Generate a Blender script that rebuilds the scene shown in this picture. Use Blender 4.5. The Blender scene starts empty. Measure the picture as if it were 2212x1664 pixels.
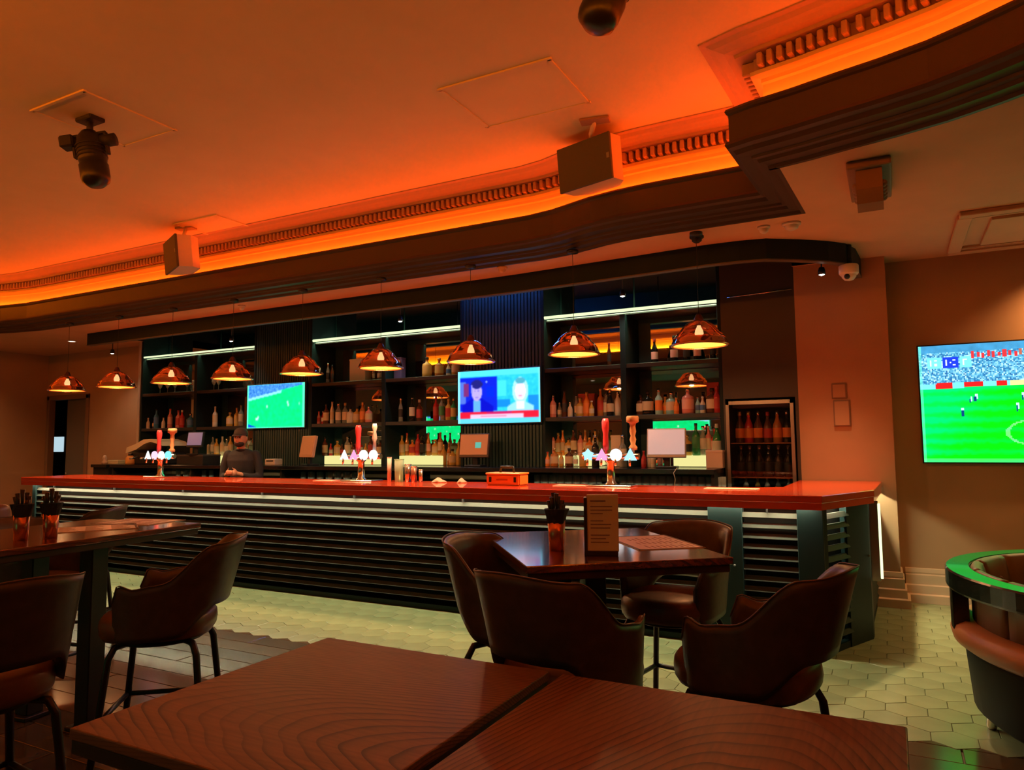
import bpy, bmesh, math, random
import numpy as np
from mathutils import Vector, Matrix
PI = math.pi
random.seed(7)
rng = np.random.default_rng(3)
S = bpy.context.scene
COL = S.collection

# ------------------------------------------------------------------ camera
F_PX, CX, CY, EYE = 1551.4, 1106.0, 832.0, 1.45
YAW, PITCH, ROLL = .485, .0808, -.0097
_cy, _sy, _cp, _sp = math.cos(YAW), math.sin(YAW), math.cos(PITCH), math.sin(PITCH)
_R0 = Vector((_cy, _sy, 0)); FW = Vector((-_sy*_cp, _cy*_cp, _sp)); _U0 = _R0.cross(FW)
RT = _R0*math.cos(ROLL) + _U0*math.sin(ROLL); UP = _U0*math.cos(ROLL) - _R0*math.sin(ROLL)
cam_data = bpy.data.cameras.new('camera'); cam_data.sensor_width = 36; cam_data.lens = F_PX/2212*36
cam_data.clip_start = .05; cam_data.clip_end = 100
cam = bpy.data.objects.new('camera', cam_data); COL.objects.link(cam)
cam.matrix_world = Matrix(((RT.x, UP.x, -FW.x, 0), (RT.y, UP.y, -FW.y, 0), (RT.z, UP.z, -FW.z, EYE), (0, 0, 0, 1)))
S.camera = cam
def at(px, py, X=None, Y=None, Z=None):      # photograph pixel -> point on a real plane of the room
    d = FW + RT*((px-CX)/F_PX) - UP*((py-CY)/F_PX)
    t = X/d.x if X is not None else Y/d.y if Y is not None else (Z-EYE)/d.z
    return Vector((0, 0, EYE)) + d*t
def proj(p):
    v = Vector(p) - Vector((0, 0, EYE)); d = v.dot(FW)
    return CX + F_PX*v.dot(RT)/d, CY - F_PX*v.dot(UP)/d, d

# ------------------------------------------------------------------ light levels (seen or inferred lamps, plus added fill lights)
S.view_settings.view_transform = 'Standard'; S.view_settings.look = 'None'
S.view_settings.exposure = 0.0; S.view_settings.gamma = 1.0; S.view_settings.use_curve_mapping = False
w = bpy.data.worlds.new('world'); S.world = w; w.use_nodes = True
w.node_tree.nodes['Background'].inputs[0].default_value = (.02, .012, .008, 1)
w.node_tree.nodes['Background'].inputs[1].default_value = .3
COVE_E, BARLED_E, SHELFLED_E, ENDLED_E = 62.0, 170.0, 1.15, 1.6
TUBE_W = 5.0
LAMP_W, BULB_E = 18.0, 9.0
LAMP_SPOT_W = 105.0
FILL_DOWNLIGHT_W, SCREEN_E = 13.0, 1.6
COVE_RGB = (1.0, .082, .003)
COVE_FILL_RGB, COVE_FILL_E = (1.0, .19, .003), 118.0
LED_RGB = (1.0, 1.0, .60)
WARM = (1.0, .46, .16)

# ------------------------------------------------------------------ materials
MATS = {}
def lin(c):
    return tuple((x/12.92 if x <= .04045 else ((x+.055)/1.055)**2.4) for x in c)
def rgb(r, g, b): return lin((r/255, g/255, b/255))
def mat(name, col=(.5, .5, .5), rough=.6, metal=0.0, emit=None, es=1.0, spec=.5, alpha=1.0, trans=0.0, noise=0.0, nscale=30, bump=0.0, coat=0.0):
    if name in MATS: return MATS[name]
    m = bpy.data.materials.new(name); m.use_nodes = True; nt = m.node_tree; b = nt.nodes['Principled BSDF']
    b.inputs['Base Color'].default_value = (*col, 1); b.inputs['Roughness'].default_value = rough
    b.inputs['Metallic'].default_value = metal; b.inputs['Specular IOR Level'].default_value = spec
    b.inputs['Alpha'].default_value = alpha; b.inputs['Transmission Weight'].default_value = trans
    b.inputs['Coat Weight'].default_value = coat
    if emit is not None:
        b.inputs['Emission Color'].default_value = (*emit, 1); b.inputs['Emission Strength'].default_value = es
    if noise or bump:
        tc = nt.nodes.new('ShaderNodeTexCoord'); n = nt.nodes.new('ShaderNodeTexNoise')
        n.inputs['Scale'].default_value = nscale; n.inputs['Detail'].default_value = 4
        nt.links.new(tc.outputs['Object'], n.inputs['Vector'])
        if noise:
            r = nt.nodes.new('ShaderNodeValToRGB')
            r.color_ramp.elements[0].position = .3; r.color_ramp.elements[1].position = .7
            r.color_ramp.elements[0].color = (*[c*(1-noise) for c in col], 1)
            r.color_ramp.elements[1].color = (*[min(1, c*(1+noise)) for c in col], 1)
            nt.links.new(n.outputs['Fac'], r.inputs[0]); nt.links.new(r.outputs[0], b.inputs['Base Color'])
        if bump:
            bp = nt.nodes.new('ShaderNodeBump'); bp.inputs['Strength'].default_value = bump; bp.inputs['Distance'].default_value = .01
            nt.links.new(n.outputs['Fac'], bp.inputs['Height']); nt.links.new(bp.outputs[0], b.inputs['Normal'])
    MATS[name] = m; return m
def emitter(name, col, strength):
    if name in MATS: return MATS[name]
    m = bpy.data.materials.new(name); m.use_nodes = True; nt = m.node_tree; nt.nodes.remove(nt.nodes['Principled BSDF'])
    e = nt.nodes.new('ShaderNodeEmission'); e.inputs[0].default_value = (*col, 1); e.inputs[1].default_value = strength
    nt.links.new(e.outputs[0], nt.nodes['Material Output'].inputs[0]); MATS[name] = m; return m
def see_through(name, tint, gloss, fac=.5, rough=.05, metal=True):
    if name in MATS: return MATS[name]
    m = bpy.data.materials.new(name); m.use_nodes = True; nt = m.node_tree; b = nt.nodes['Principled BSDF']
    b.inputs['Base Color'].default_value = (*gloss, 1); b.inputs['Metallic'].default_value = 1.0 if metal else 0; b.inputs['Roughness'].default_value = rough
    t = nt.nodes.new('ShaderNodeBsdfTransparent'); t.inputs[0].default_value = (*tint, 1)
    mx = nt.nodes.new('ShaderNodeMixShader'); mx.inputs[0].default_value = fac
    nt.links.new(t.outputs[0], mx.inputs[1]); nt.links.new(b.outputs[0], mx.inputs[2])
    nt.links.new(mx.outputs[0], nt.nodes['Material Output'].inputs[0]); MATS[name] = m; return m
def wood(name, c_light, c_dark, scale=9.0, tilt=(0.0, 0.0), offs=(0, 0, 0), axis='Y', rough=.35, coat=0.0, dist=2.6, fine=14):
    if name in MATS: return MATS[name]
    m = bpy.data.materials.new(name); m.use_nodes = True; nt = m.node_tree; b = nt.nodes['Principled BSDF']
    tc = nt.nodes.new('ShaderNodeTexCoord'); mp = nt.nodes.new('ShaderNodeMapping')
    mp.inputs['Location'].default_value = offs; mp.inputs['Rotation'].default_value = (tilt[0], tilt[1], 0); mp.inputs['Scale'].default_value = (1, .28, 1) if axis == 'Y' else (.28, 1, 1)
    wv = nt.nodes.new('ShaderNodeTexWave'); wv.wave_type = 'RINGS'; wv.rings_direction = axis; wv.wave_profile = 'SAW'
    wv.inputs['Scale'].default_value = scale; wv.inputs['Distortion'].default_value = dist; wv.inputs['Detail'].default_value = 1
    wv.inputs['Detail Scale'].default_value = .16; wv.inputs['Detail Roughness'].default_value = .45
    rp = nt.nodes.new('ShaderNodeValToRGB'); e = rp.color_ramp.elements
    e[0].position = .35; e[0].color = (*c_light, 1); e[1].position = .97; e[1].color = (*c_dark, 1)
    q = e.new(.74); q.color = (*[a*.72 + d*.28 for a, d in zip(c_light, c_dark)], 1)
    n = nt.nodes.new('ShaderNodeTexNoise'); n.inputs['Scale'].default_value = 6; n.inputs['Detail'].default_value = 6
    ms = nt.nodes.new('ShaderNodeMapping'); ms.inputs['Scale'].default_value = (14, 1, 14) if axis == 'Y' else (1, 14, 14)
    mx = nt.nodes.new('ShaderNodeMixRGB'); mx.blend_type = 'MULTIPLY'; mx.inputs[0].default_value = .55
    cr = nt.nodes.new('ShaderNodeValToRGB'); cr.color_ramp.elements[0].position = .3; cr.color_ramp.elements[0].color = (.45, .42, .4, 1); cr.color_ramp.elements[1].position = .65
    L = nt.links
    L.new(tc.outputs['Object'], mp.inputs[0]); L.new(mp.outputs[0], wv.inputs[0]); L.new(wv.outputs['Fac'], rp.inputs[0])
    L.new(tc.outputs['Object'], ms.inputs[0]); L.new(ms.outputs[0], n.inputs[0]); L.new(n.outputs['Fac'], cr.inputs[0])
    n2 = nt.nodes.new('ShaderNodeTexNoise'); n2.inputs['Scale'].default_value = 2.6; n2.inputs['Detail'].default_value = 2
    m2 = nt.nodes.new('ShaderNodeMapping'); m2.inputs['Scale'].default_value = (1.6, .55, 1) if axis == 'Y' else (.55, 1.6, 1); m2.inputs['Location'].default_value = (offs[0]*9, offs[1]*7, 0)
    r2 = nt.nodes.new('ShaderNodeValToRGB'); r2.color_ramp.elements[0].position = .38; r2.color_ramp.elements[0].color = (.35, .35, .35, 1); r2.color_ramp.elements[1].position = .58
    x2 = nt.nodes.new('ShaderNodeMixRGB'); x2.inputs[1].default_value = (*[a*.9 + d*.1 for a, d in zip(c_light, c_dark)], 1)
    L.new(tc.outputs['Object'], m2.inputs[0]); L.new(m2.outputs[0], n2.inputs['Vector']); L.new(n2.outputs['Fac'], r2.inputs[0]); L.new(r2.outputs[0], x2.inputs[0]); L.new(rp.outputs[0], x2.inputs[2])
    L.new(x2.outputs[0], mx.inputs[1]); L.new(cr.outputs[0], mx.inputs[2]); L.new(mx.outputs[0], b.inputs['Base Color'])
    b.inputs['Roughness'].default_value = rough; b.inputs['Coat Weight'].default_value = coat; b.inputs['Coat Roughness'].default_value = .09; b.inputs['Coat IOR'].default_value = 2.1
    bp = nt.nodes.new('ShaderNodeBump'); bp.inputs['Strength'].default_value = .15; bp.inputs['Distance'].default_value = .002
    L.new(wv.outputs['Fac'], bp.inputs['Height']); bp.invert = True; L.new(bp.outputs[0], b.inputs['Normal'])
    MATS[name] = m; return m

plaster = mat('orange_lit_plaster', (.62, .49, .30), .85, noise=.03, nscale=3)
low_plaster = mat('brown_ceiling_paint', (.62, .34, .19), .8, noise=.04, nscale=3)
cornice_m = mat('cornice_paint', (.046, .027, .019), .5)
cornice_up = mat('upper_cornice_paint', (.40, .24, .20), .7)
wall_m = mat('taupe_wall_paint', (.44, .265, .145), .75, noise=.05, nscale=2)
teal = mat('dark_teal_paint', (.005, .020, .024), .55, spec=.22, noise=.1, nscale=5)
teal_lt = mat('teal_panel_paint', (.013, .052, .054), .5)
slat_m = mat('dark_teal_slat_paint', (.030, .036, .030), .6, spec=.2)
black = mat('black_metal', (.012, .012, .013), .4)
blackm = mat('matt_black', (.010, .010, .011), .7)
orange_top = mat('orange_countertop', (.58, .044, .006), .24, noise=.04, nscale=2, coat=.7)
mirror = mat('mirror_glass', (.62, .64, .62), .02, 1.0)
chrome = mat('chrome', (.75, .73, .70), .18, 1.0)
leather = mat('brown_leather', (.062, .044, .034), .42, noise=.18, nscale=22, bump=.12)
leather_seat = mat('tan_brown_leather_seat', (.15, .066, .034), .38, noise=.12, nscale=22, bump=.1)
floor_grout = mat('floor_grout', (.15, .15, .10), .8)

# ------------------------------------------------------------------ mesh helpers
class B:
    def __init__(s): s.bm = bmesh.new(); s.mi = 0
    def _tag(s, faces):
        for f in faces: f.material_index = s.mi
    def box(s, x0, x1, y0, y1, z0, z1, bevel=0, seg=2, mtx=None):
        vs = [s.bm.verts.new((x, y, z)) for x in (x0, x1) for y in (y0, y1) for z in (z0, z1)]
        fs = [s.bm.faces.new([vs[i] for i in q]) for q in ((0, 1, 3, 2), (4, 6, 7, 5), (0, 4, 5, 1), (2, 3, 7, 6), (0, 2, 6, 4), (1, 5, 7, 3))]
        s._tag(fs)
        if bevel:
            r = bmesh.ops.bevel(s.bm, geom=list({e for f in fs for e in f.edges}), offset=bevel, segments=seg, affect='EDGES', profile=.5)
            s._tag(r['faces']); vs = list({v for f in r['faces'] for v in f.verts} | {v for v in vs if v.is_valid})
        if mtx is not None: bmesh.ops.transform(s.bm, matrix=mtx, verts=[v for v in vs if v.is_valid])
        return s
    def ring_loft(s, rings, cap0=True, cap1=True, closed=True):
        R = [[s.bm.verts.new(p) for p in r] for r in rings]; n = len(R[0]); fs = []
        for a, b in zip(R, R[1:]):
            for i in range(n if closed else n-1):
                j = (i+1) % n; fs.append(s.bm.faces.new((a[i], a[j], b[j], b[i])))
        if cap0: fs.append(s.bm.faces.new(R[0][::-1]))
        if cap1: fs.append(s.bm.faces.new(R[-1]))
        s._tag(fs); return s
    def lathe(s, prof, c=(0, 0, 0), seg=16, mats=None, mtx=None):
        rows = []
        for r, z in prof:
            if r < 1e-6: rows.append([s.bm.verts.new((c[0], c[1], c[2]+z))])
            else: rows.append([s.bm.verts.new((c[0]+r*math.cos(2*PI*i/seg), c[1]+r*math.sin(2*PI*i/seg), c[2]+z)) for i in range(seg)])
        for k, (a, b) in enumerate(zip(rows, rows[1:])):
            mi = mats[k] if mats else s.mi
            for i in range(seg):
                j = (i+1) % seg
                if len(a) == 1 and len(b) == 1: continue
                q = (a[0], b[j], b[i]) if len(a) == 1 else (a[i], a[j], b[0]) if len(b) == 1 else (a[i], a[j], b[j], b[i])
                f = s.bm.faces.new(q); f.material_index = mi; f.smooth = True
        if mtx is not None: bmesh.ops.transform(s.bm, matrix=mtx, verts=[v for r in rows for v in r])
        return s
    def tube(s, path, r, seg=8, cap=True):
        P = [Vector(p) for p in path]; rr = r if isinstance(r, (list, tuple)) else [r]*len(P)
        rings = []; prev = None
        for i, p in enumerate(P):
            t = (P[min(i+1, len(P)-1)] - P[max(i-1, 0)]).normalized()
            n = prev if prev is not None else (Vector((0, 0, 1)) if abs(t.z) < .9 else Vector((1, 0, 0)))
            n = (n - t*n.dot(t)).normalized(); prev = n; bn = t.cross(n)
            rings.append([p + (n*math.cos(2*PI*k/seg) + bn*math.sin(2*PI*k/seg))*rr[i] for k in range(seg)])
        n0 = len(s.bm.faces); s.ring_loft(rings, cap, cap); s.bm.faces.ensure_lookup_table()
        for f in s.bm.faces[n0:]: f.smooth = len(f.verts) == 4
        return s
    def prism(s, poly, z0, z1):
        return s.ring_loft([[(x, y, z0) for x, y in poly], [(x, y, z1) for x, y in poly]])
    def ball(s, c, rx, ry=None, rz=None, seg=14, rings=9):
        ry = ry or rx; rz = rz or rx
        m = Matrix.Translation(c) @ Matrix.Diagonal((rx, ry, rz, 1))
        s.lathe([(math.sin(PI*i/rings), -math.cos(PI*i/rings)) for i in range(rings+1)], seg=seg, mtx=m); return s
    def sweep(s, prof, path, closed=False, smooth=False):
        # prof: (outward offset, z) pairs; path: plan polyline, outward on its left
        rings = [[(*off, z) for off, z in zip([offset_pt(path, i, n, closed) for n, _ in prof], [z for _, z in prof])] for i in range(len(path))]
        R = [[s.bm.verts.new(p) for p in r] for r in rings]; m = len(R)
        for i in range(m if closed else m-1):
            a, b = R[i], R[(i+1) % m]
            for k in range(len(prof)-1):
                f = s.bm.faces.new((a[k], b[k], b[k+1], a[k+1])); f.material_index = s.mi; f.smooth = smooth
        return s
    def mesh(s, name, mats, smooth=False, recalc=True):
        if recalc: bmesh.ops.recalc_face_normals(s.bm, faces=s.bm.faces)
        me = bpy.data.meshes.new(name); s.bm.to_mesh(me); s.bm.free()
        for m in (mats if isinstance(mats, (list, tuple)) else [mats]): me.materials.append(m)
        if smooth:
            for p in me.polygons: p.use_smooth = True
        return me
def offset_pt(path, i, n, closed=False):
    P = [Vector((p[0], p[1])) for p in path]; m = len(P)
    d0 = (P[i] - P[i-1]) if (closed or i > 0) else (P[i+1]-P[i])
    d1 = (P[(i+1) % m] - P[i]) if (closed or i < m-1) else d0
    d0 = d0.normalized(); d1 = d1.normalized()
    n0 = Vector((-d0.y, d0.x)); n1 = Vector((-d1.y, d1.x)); h = (n0+n1).normalized()
    k = n/max(.35, h.dot(n0)); return (P[i].x + h.x*k, P[i].y + h.y*k)
def link(name, me, parent=None):
    o = bpy.data.objects.new(name, me); COL.objects.link(o)
    if parent is not None: o.parent = parent
    return o
def part(name, b, m, parent, smooth=False, label=None, stuff=False):
    o = link(name, b.mesh(name, m, smooth), parent)
    if label: o['label'] = label
    if stuff: o['kind'] = 'stuff'
    return o
def tag(o, label, cat, group=None):
    o['label'] = label; o['category'] = cat
    if group: o['group'] = group
    return o
def thing(name, label, cat, loc=(0, 0, 0), rotz=0, group=None):
    o = bpy.data.objects.new(name, None); COL.objects.link(o); o.empty_display_size = .1
    o.location = loc; o.rotation_euler = (0, 0, rotz); return tag(o, label, cat, group)
def solid(name, b, m, label, cat, loc=(0, 0, 0), rotz=0, group=None, smooth=False):
    o = link(name, b.mesh(name, m, smooth)); o.location = loc; o.rotation_euler = (0, 0, rotz)
    return tag(o, label, cat, group)
def struct(name, b, m, label=None, parent=None, smooth=False):
    o = link(name, b.mesh(name, m, smooth), parent)
    if parent is None:
        o['kind'] = 'structure'
    if label: o['label'] = label
    return o
def dup(src, loc=None, rotz=None, label=None, group=None):
    def rec(o, par):
        c = o.copy(); COL.objects.link(c)
        if par is not None: c.parent = par
        for ch in list(o.children): rec(ch, c)
        return c
    c = rec(src, None)
    if loc is not None: c.location = loc
    if rotz is not None: c.rotation_euler = (0, 0, rotz)
    if label: c['label'] = label
    if group: c['group'] = group
    return c
def bake(o):      # modifiers -> plain mesh, so copies can share it
    dg = bpy.context.evaluated_depsgraph_get(); me = bpy.data.meshes.new_from_object(o.evaluated_get(dg)); o.modifiers.clear(); o.data = me
    for p in me.polygons: p.use_smooth = True
    return o
def lamp(name, kind, loc, energy, col, parent=None, size=.05, aim=None, spot=None, blend=.4):
    d = bpy.data.lights.new(name, kind); d.energy = energy; d.color = col
    if kind == 'AREA': d.shape = 'DISK'; d.size = size
    else: d.shadow_soft_size = size
    if kind == 'SPOT': d.spot_size = spot or 1.2; d.spot_blend = blend
    o = bpy.data.objects.new(name, d); COL.objects.link(o); o.location = loc
    if aim is not None: o.rotation_euler = (Vector(aim) - Vector(loc)).to_track_quat('-Z', 'Y').to_euler()
    if parent is not None: o.parent = parent
    return o

# ------------------------------------------------------------------ room shell
ZL, ZT = 3.10, 3.85                       # lower ceiling, tray ceiling
X0, X1, Y0, Y1 = -13.4, 4.0, -4.0, 7.5
TRAY = [(-12.4, .35), (-12.4, 4.6), (-12.0, 5.2), (-11.0, 5.47), (-10.5, 5.54), (-2.75, 5.54), (-2.5, 5.5), (-2.3, 5.43), (-2.1, 5.36), (-1.85, 5.31), (-1.6, 5.29), (-.755, 5.28),
        (-.80, 4.33), (-.655, 4.28), (-.42, 4.23), (-.19, 4.165), (.03, 4.11), (.24, 4.04), (.42, 3.95), (.585, 3.85), (.9, 3.62), (1.2, 3.32), (1.5, 2.95), (1.8, 2.4), (2.0, 1.6), (2.05, .35)]

b = B(); b.box(X0-.3, X1+.3, Y0-.3, 8.4, -.12, -.012); floor = struct('floor', b, floor_grout, 'floor of hexagonal stone tiles by the bar and dark glossy planks')
# hexagonal tiles, flats .20 m apart
def tile_mat():
    m = mat('hex_stone_tile', (.22, .265, .145), .27, noise=.16, nscale=3, bump=.05)
    return m
TM = tile_mat()
HR = .2/math.sqrt(3); HG = .0024
def hexpts(cx, cy, r, z): return [(cx + r*math.cos(PI/6 + k*PI/3), cy + r*math.sin(PI/6 + k*PI/3), z) for k in range(6)]
bt = B(); bt.ring_loft([hexpts(0, 0, HR-HG*.6, -.012), hexpts(0, 0, HR-HG*.6, -.002), hexpts(0, 0, HR-HG*1.4, 0)], cap0=False)
tile_me = bt.mesh('floor_tile', TM)
REG = [(1690, 2120, 1285, 1590), (1370, 1480, 1330, 1480), (190, 1010, 1265, 1500), (0, 230, 1250, 1660)]
cells = []
ry = 0; y = -1.2 + .2*math.sqrt(3)/2*31
while y < 7.5:
    x = -10.6 + (.1 if ry % 2 else 0)
    while x < 3.9:
        d = (Vector((x, y, 0))-Vector((0, 0, EYE))).dot(FW); vis = 0
        if d > .6:
            px, py, d = proj((x, y, 0))
            if any(a < px < c and e < py < f for a, c, e, f in REG): vis = 1/d
        cells.append((vis, x, y)); x += .2
    y += .2*math.sqrt(3)/2; ry += 1
cells.sort(reverse=True)
bs = B()
for k, (v, x, y) in enumerate(cells):
    dz = random.uniform(-.0008, .0008)
    if k < 300 and v > 0:
        o = link('floor_tile', tile_me, floor); o.location = (x, y, dz); o.rotation_euler = (random.uniform(-.004, .004), random.uniform(-.004, .004), 0)
    else:
        bs.ring_loft([hexpts(x, y, HR-HG*.6, -.012), hexpts(x, y, HR-HG*.6, -.002+dz), hexpts(x, y, HR-HG*1.4, dz)], cap0=False)
part('floor_tile_field', bs, TM, floor, stuff=True)
# dark glossy planks in the seating area
PM = []
for k, c in enumerate(((.085, .055, .028), (.105, .068, .034), (.072, .046, .024))):
    PM.append(mat('floor_plank_wood_%d' % k, c, .17, noise=.25, nscale=5))
plank_me = []
for m in PM:
    b_ = B(); b_.ring_loft([[(x, y, -.012) for x, y in ((-.746, -.087), (.746, -.087), (.746, .087), (-.746, .087))], [(x, y, -.003) for x, y in ((-.746, -.087), (.746, -.087), (.746, .087), (-.746, .087))], [(x, y, -.0015) for x, y in ((-.744, -.085), (.744, -.085), (.744, .085), (-.744, .085))]], cap0=False)
    plank_me.append(b_.mesh('floor_plank', m))
pl = []; y = 4.25 - .088; k = 0
while y > -4.0:
    x = -13.0 + (k*.47) % 1.5
    while x < 4.0:
        v = 0
        for dx in (-.6, 0, .6):
            q = (x+dx, y, 0); d = (Vector(q)-Vector((0, 0, EYE))).dot(FW)
            if d > .8:
                px, py, d = proj(q); v = max(v, 1/d if -20 < px < 2230 and 1200 < py < 1700 else 0)
        pl.append((v, x, y)); x += 1.5
    y -= .178; k += 1
pl.sort(reverse=True); bs = B()
for k, (v, x, y) in enumerate(pl):
    if k < 280 and v > 0:
        o = link('floor_plank', plank_me[random.randrange(3)], floor); o.location = (x, y, random.uniform(-.0004, .0004))
    else: bs.ring_loft([[(x+a, y+c, z) for a, c in ((-.746, -.087), (.746, -.087), (.746, .087), (-.746, .087))] for z in (-.012, -.0015)], cap0=False)
part('floor_plank_field', bs, PM[0], floor, stuff=True)

wt = .2
b = B(); b.box(-13.7, -13.3, Y1, Y1+.07, 0, ZL); b.box(-12.2, -10.4, Y1, Y1+.07, 0, ZL); b.box(-13.3, -12.2, Y1, Y1+.07, 2.3, ZL)
b.box(.0, X1, Y1, Y1+wt, 0, ZL); b.box(-10.4, .0, 7.80, 8.0, 0, 3.5); b.box(-10.42, -10.37, 7.5, 7.8, 0, 3.5)
struct('wall_back', b, wall_m, 'taupe wall behind the bar and behind the big screen')
b = B(); b.box(X0-wt, X0, Y0, Y1, 0, ZL); struct('wall_left', b, wall_m, 'taupe wall at the far left end of the bar')
b = B(); b.box(X1, X1+wt, Y0, Y1+wt, 0, ZL); struct('wall_right', b, wall_m)
b = B(); b.box(X0, X1, Y0-wt, Y0, 0, ZL); struct('wall_front', b, wall_m)
# column
b = B(); b.box(-.76, .012, 7.2, 7.9, 0, ZL); col_o = struct('wall_column', b, wall_m, 'taupe pier between the back bar and the big screen')
for nm, x0, x1, y0 in (('baseboard_column', -.80, .05, 7.2), ('baseboard_back', .05, X1, 7.5)):
    b = B(); prof = [(0.0, .30), (.016, .295), (.022, .262), (.016, .25), (.030, .24), (.030, .16), (.045, .15), (.045, .08), (.07, .07), (.07, 0)]
    path = [(x1, y0+.001), (x0, y0+.001)] if nm == 'baseboard_back' else [(x1-.04, 7.5), (x1-.04, y0+.001), (x0, y0+.001)]
    b.sweep(prof, path); struct(nm, b, mat('skirting_paint', (.60, .45, .31), .45))
# switch plates on the pier
def plate(px0, px1, py0, py1, lab, nm, cat):
    a = at(px0, py1, Y=7.2); c = at(px1, py0, Y=7.2)
    t = thing(nm, lab, cat, ((a.x+c.x)/2, 7.2, (a.z+c.z)/2)); wx, wz = (c.x-a.x)/2, (c.z-a.z)/2
    b = B(); b.box(-wx, wx, -.014, 0, -wz, wz, .003, 1); part('frame', b, mat('plate_frame', (.22, .13, .08), .5), t)
    b = B(); b.box(-wx+.012, wx-.012, -.018, -.013, -wz+.012, wz-.012); part('panel', b, wall_m, t)
plate(1797, 1828, 828, 862, 'square flush access plate on the brown pier, upper of two', 'wall_plate', 'wall plate')
plate(1802, 1836, 864, 922, 'tall flush access plate on the brown pier, lower of two', 'wall_plate', 'wall plate')

# lower ceiling ring (outside the tray lip)
LIPB = .26
outer = [(X0-.2, Y0-.2), (X1+.2, Y0-.2), (X1+.2, 8.4), (X0-.2, 8.4)]
hole = [offset_pt(TRAY, i, LIPB, True) for i in range(len(TRAY))]
REC = [(-10.33, 6.345), (-8.5, 6.295), (-6.5, 6.265), (-4.6, 6.245), (-3.2, 6.215), (-1.95, 6.125), (-1.3, 6.08), (-1.05, 6.09), (-.85, 6.135), (-.64, 6.29), (-.45, 6.455), (-.33, 6.60), (-.265, 6.81), (-.25, 7.18), (-.77, 7.18), (-.77, 7.79), (-10.33, 7.79)]
ZR = 3.42
def ring_plate(outer, holes, z, thick, m, name, label):
    bm = bmesh.new()
    loops = [[bm.verts.new((x, y, z)) for x, y in q] for q in [outer] + holes]
    es = [bm.edges.new((v[i], v[(i+1) % len(v)])) for v in loops for i in range(len(v))]
    bmesh.ops.triangle_fill(bm, use_beauty=True, use_dissolve=False, edges=es)
    r = bmesh.ops.extrude_face_region(bm, geom=bm.faces[:])
    for e in r['geom']:
        if isinstance(e, bmesh.types.BMVert): e.co.z += thick
    bmesh.ops.recalc_face_normals(bm, faces=bm.faces)
    me = bpy.data.meshes.new(name); bm.to_mesh(me); bm.free(); me.materials.append(m)
    o = link(name, me); o['kind'] = 'structure'; o['label'] = label; return o
ceil_low = ring_plate(outer, [hole, REC], ZL, .12, low_plaster, 'ceiling_lower', 'brown lower ceiling around the raised tray')
b = B(); b.box(-10.5, -.1, 6.0, 7.95, ZR, ZR+.05); struct('ceiling_recess', b, teal, 'dark recess ceiling over the back bar shelves')
b = B(); b.sweep([(0, ZL), (0, ZR), (-.04, ZR), (-.04, ZL)], REC, True); struct('trim_9', b, teal, 'dark upstand around the recess over the back bar')
b = B(); b.box(X0-.2, X1+.2, Y0-.2, 8.4, ZT, ZT+.1); ceil_up = struct('ceiling', b, plaster, 'raised tray ceiling washed orange by hidden strip lights')
# lip with light trough
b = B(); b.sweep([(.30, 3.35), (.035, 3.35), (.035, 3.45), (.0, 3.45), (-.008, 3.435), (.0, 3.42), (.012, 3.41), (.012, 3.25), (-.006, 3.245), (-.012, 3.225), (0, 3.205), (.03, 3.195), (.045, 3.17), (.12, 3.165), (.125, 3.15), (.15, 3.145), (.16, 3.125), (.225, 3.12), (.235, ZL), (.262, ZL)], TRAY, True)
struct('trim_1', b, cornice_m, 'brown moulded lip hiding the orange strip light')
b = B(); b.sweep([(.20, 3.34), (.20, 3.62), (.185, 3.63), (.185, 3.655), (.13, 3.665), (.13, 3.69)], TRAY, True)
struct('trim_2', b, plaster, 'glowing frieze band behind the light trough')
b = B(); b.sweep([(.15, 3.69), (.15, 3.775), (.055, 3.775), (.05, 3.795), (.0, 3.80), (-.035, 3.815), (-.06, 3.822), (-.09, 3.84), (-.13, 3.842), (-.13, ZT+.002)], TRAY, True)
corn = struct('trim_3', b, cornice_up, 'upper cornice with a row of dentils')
bd = B(); bd.box(-.016, .016, -.075, .02, 0, .078, .006, 1); dent_me = bd.mesh('dentil', cornice_up)
dl = []
for i in range(len(TRAY)):
    if i == len(TRAY)-1: break
    a = Vector(offset_pt(TRAY, i, .15, True)); c = Vector(offset_pt(TRAY, i+1, .15, True)); L = (c-a).length; dirv = (c-a)/L
    if a.y < .6 and c.y < .6: continue
    n = int(L/.058)
    for k in range(n):
        p = a + dirv*((k+.5)*L/n)
        if p.y < .8: continue
        v = 0
        dd = (Vector((p.x, p.y, 3.7))-Vector((0, 0, EYE))).dot(FW)
        if dd > .5:
            x, y, d = proj((p.x, p.y, 3.72)); v = 1/d if -40 < x < 2260 and -40 < y < 1000 else 0
        dl.append((v, p.x, p.y, math.atan2(dirv.y, dirv.x)))
dl.sort(reverse=True); bst = B()
for k, (v, x, y, a) in enumerate(dl):
    if k < 290 and v > 0:
        o = link('dentil', dent_me, corn); o.location = (x, y, 3.694); o.rotation_euler = (0, 0, a+PI)
        o.rotation_euler = (0, 0, a)
    else:
        M4 = Matrix.Translation((x, y, 3.694)) @ Matrix.Rotation(a, 4, 'Z'); bst.box(-.016, .016, -.075, .02, 0, .078, mtx=M4)
part('dentil_run', bst, cornice_up, corn, stuff=True)
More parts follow.
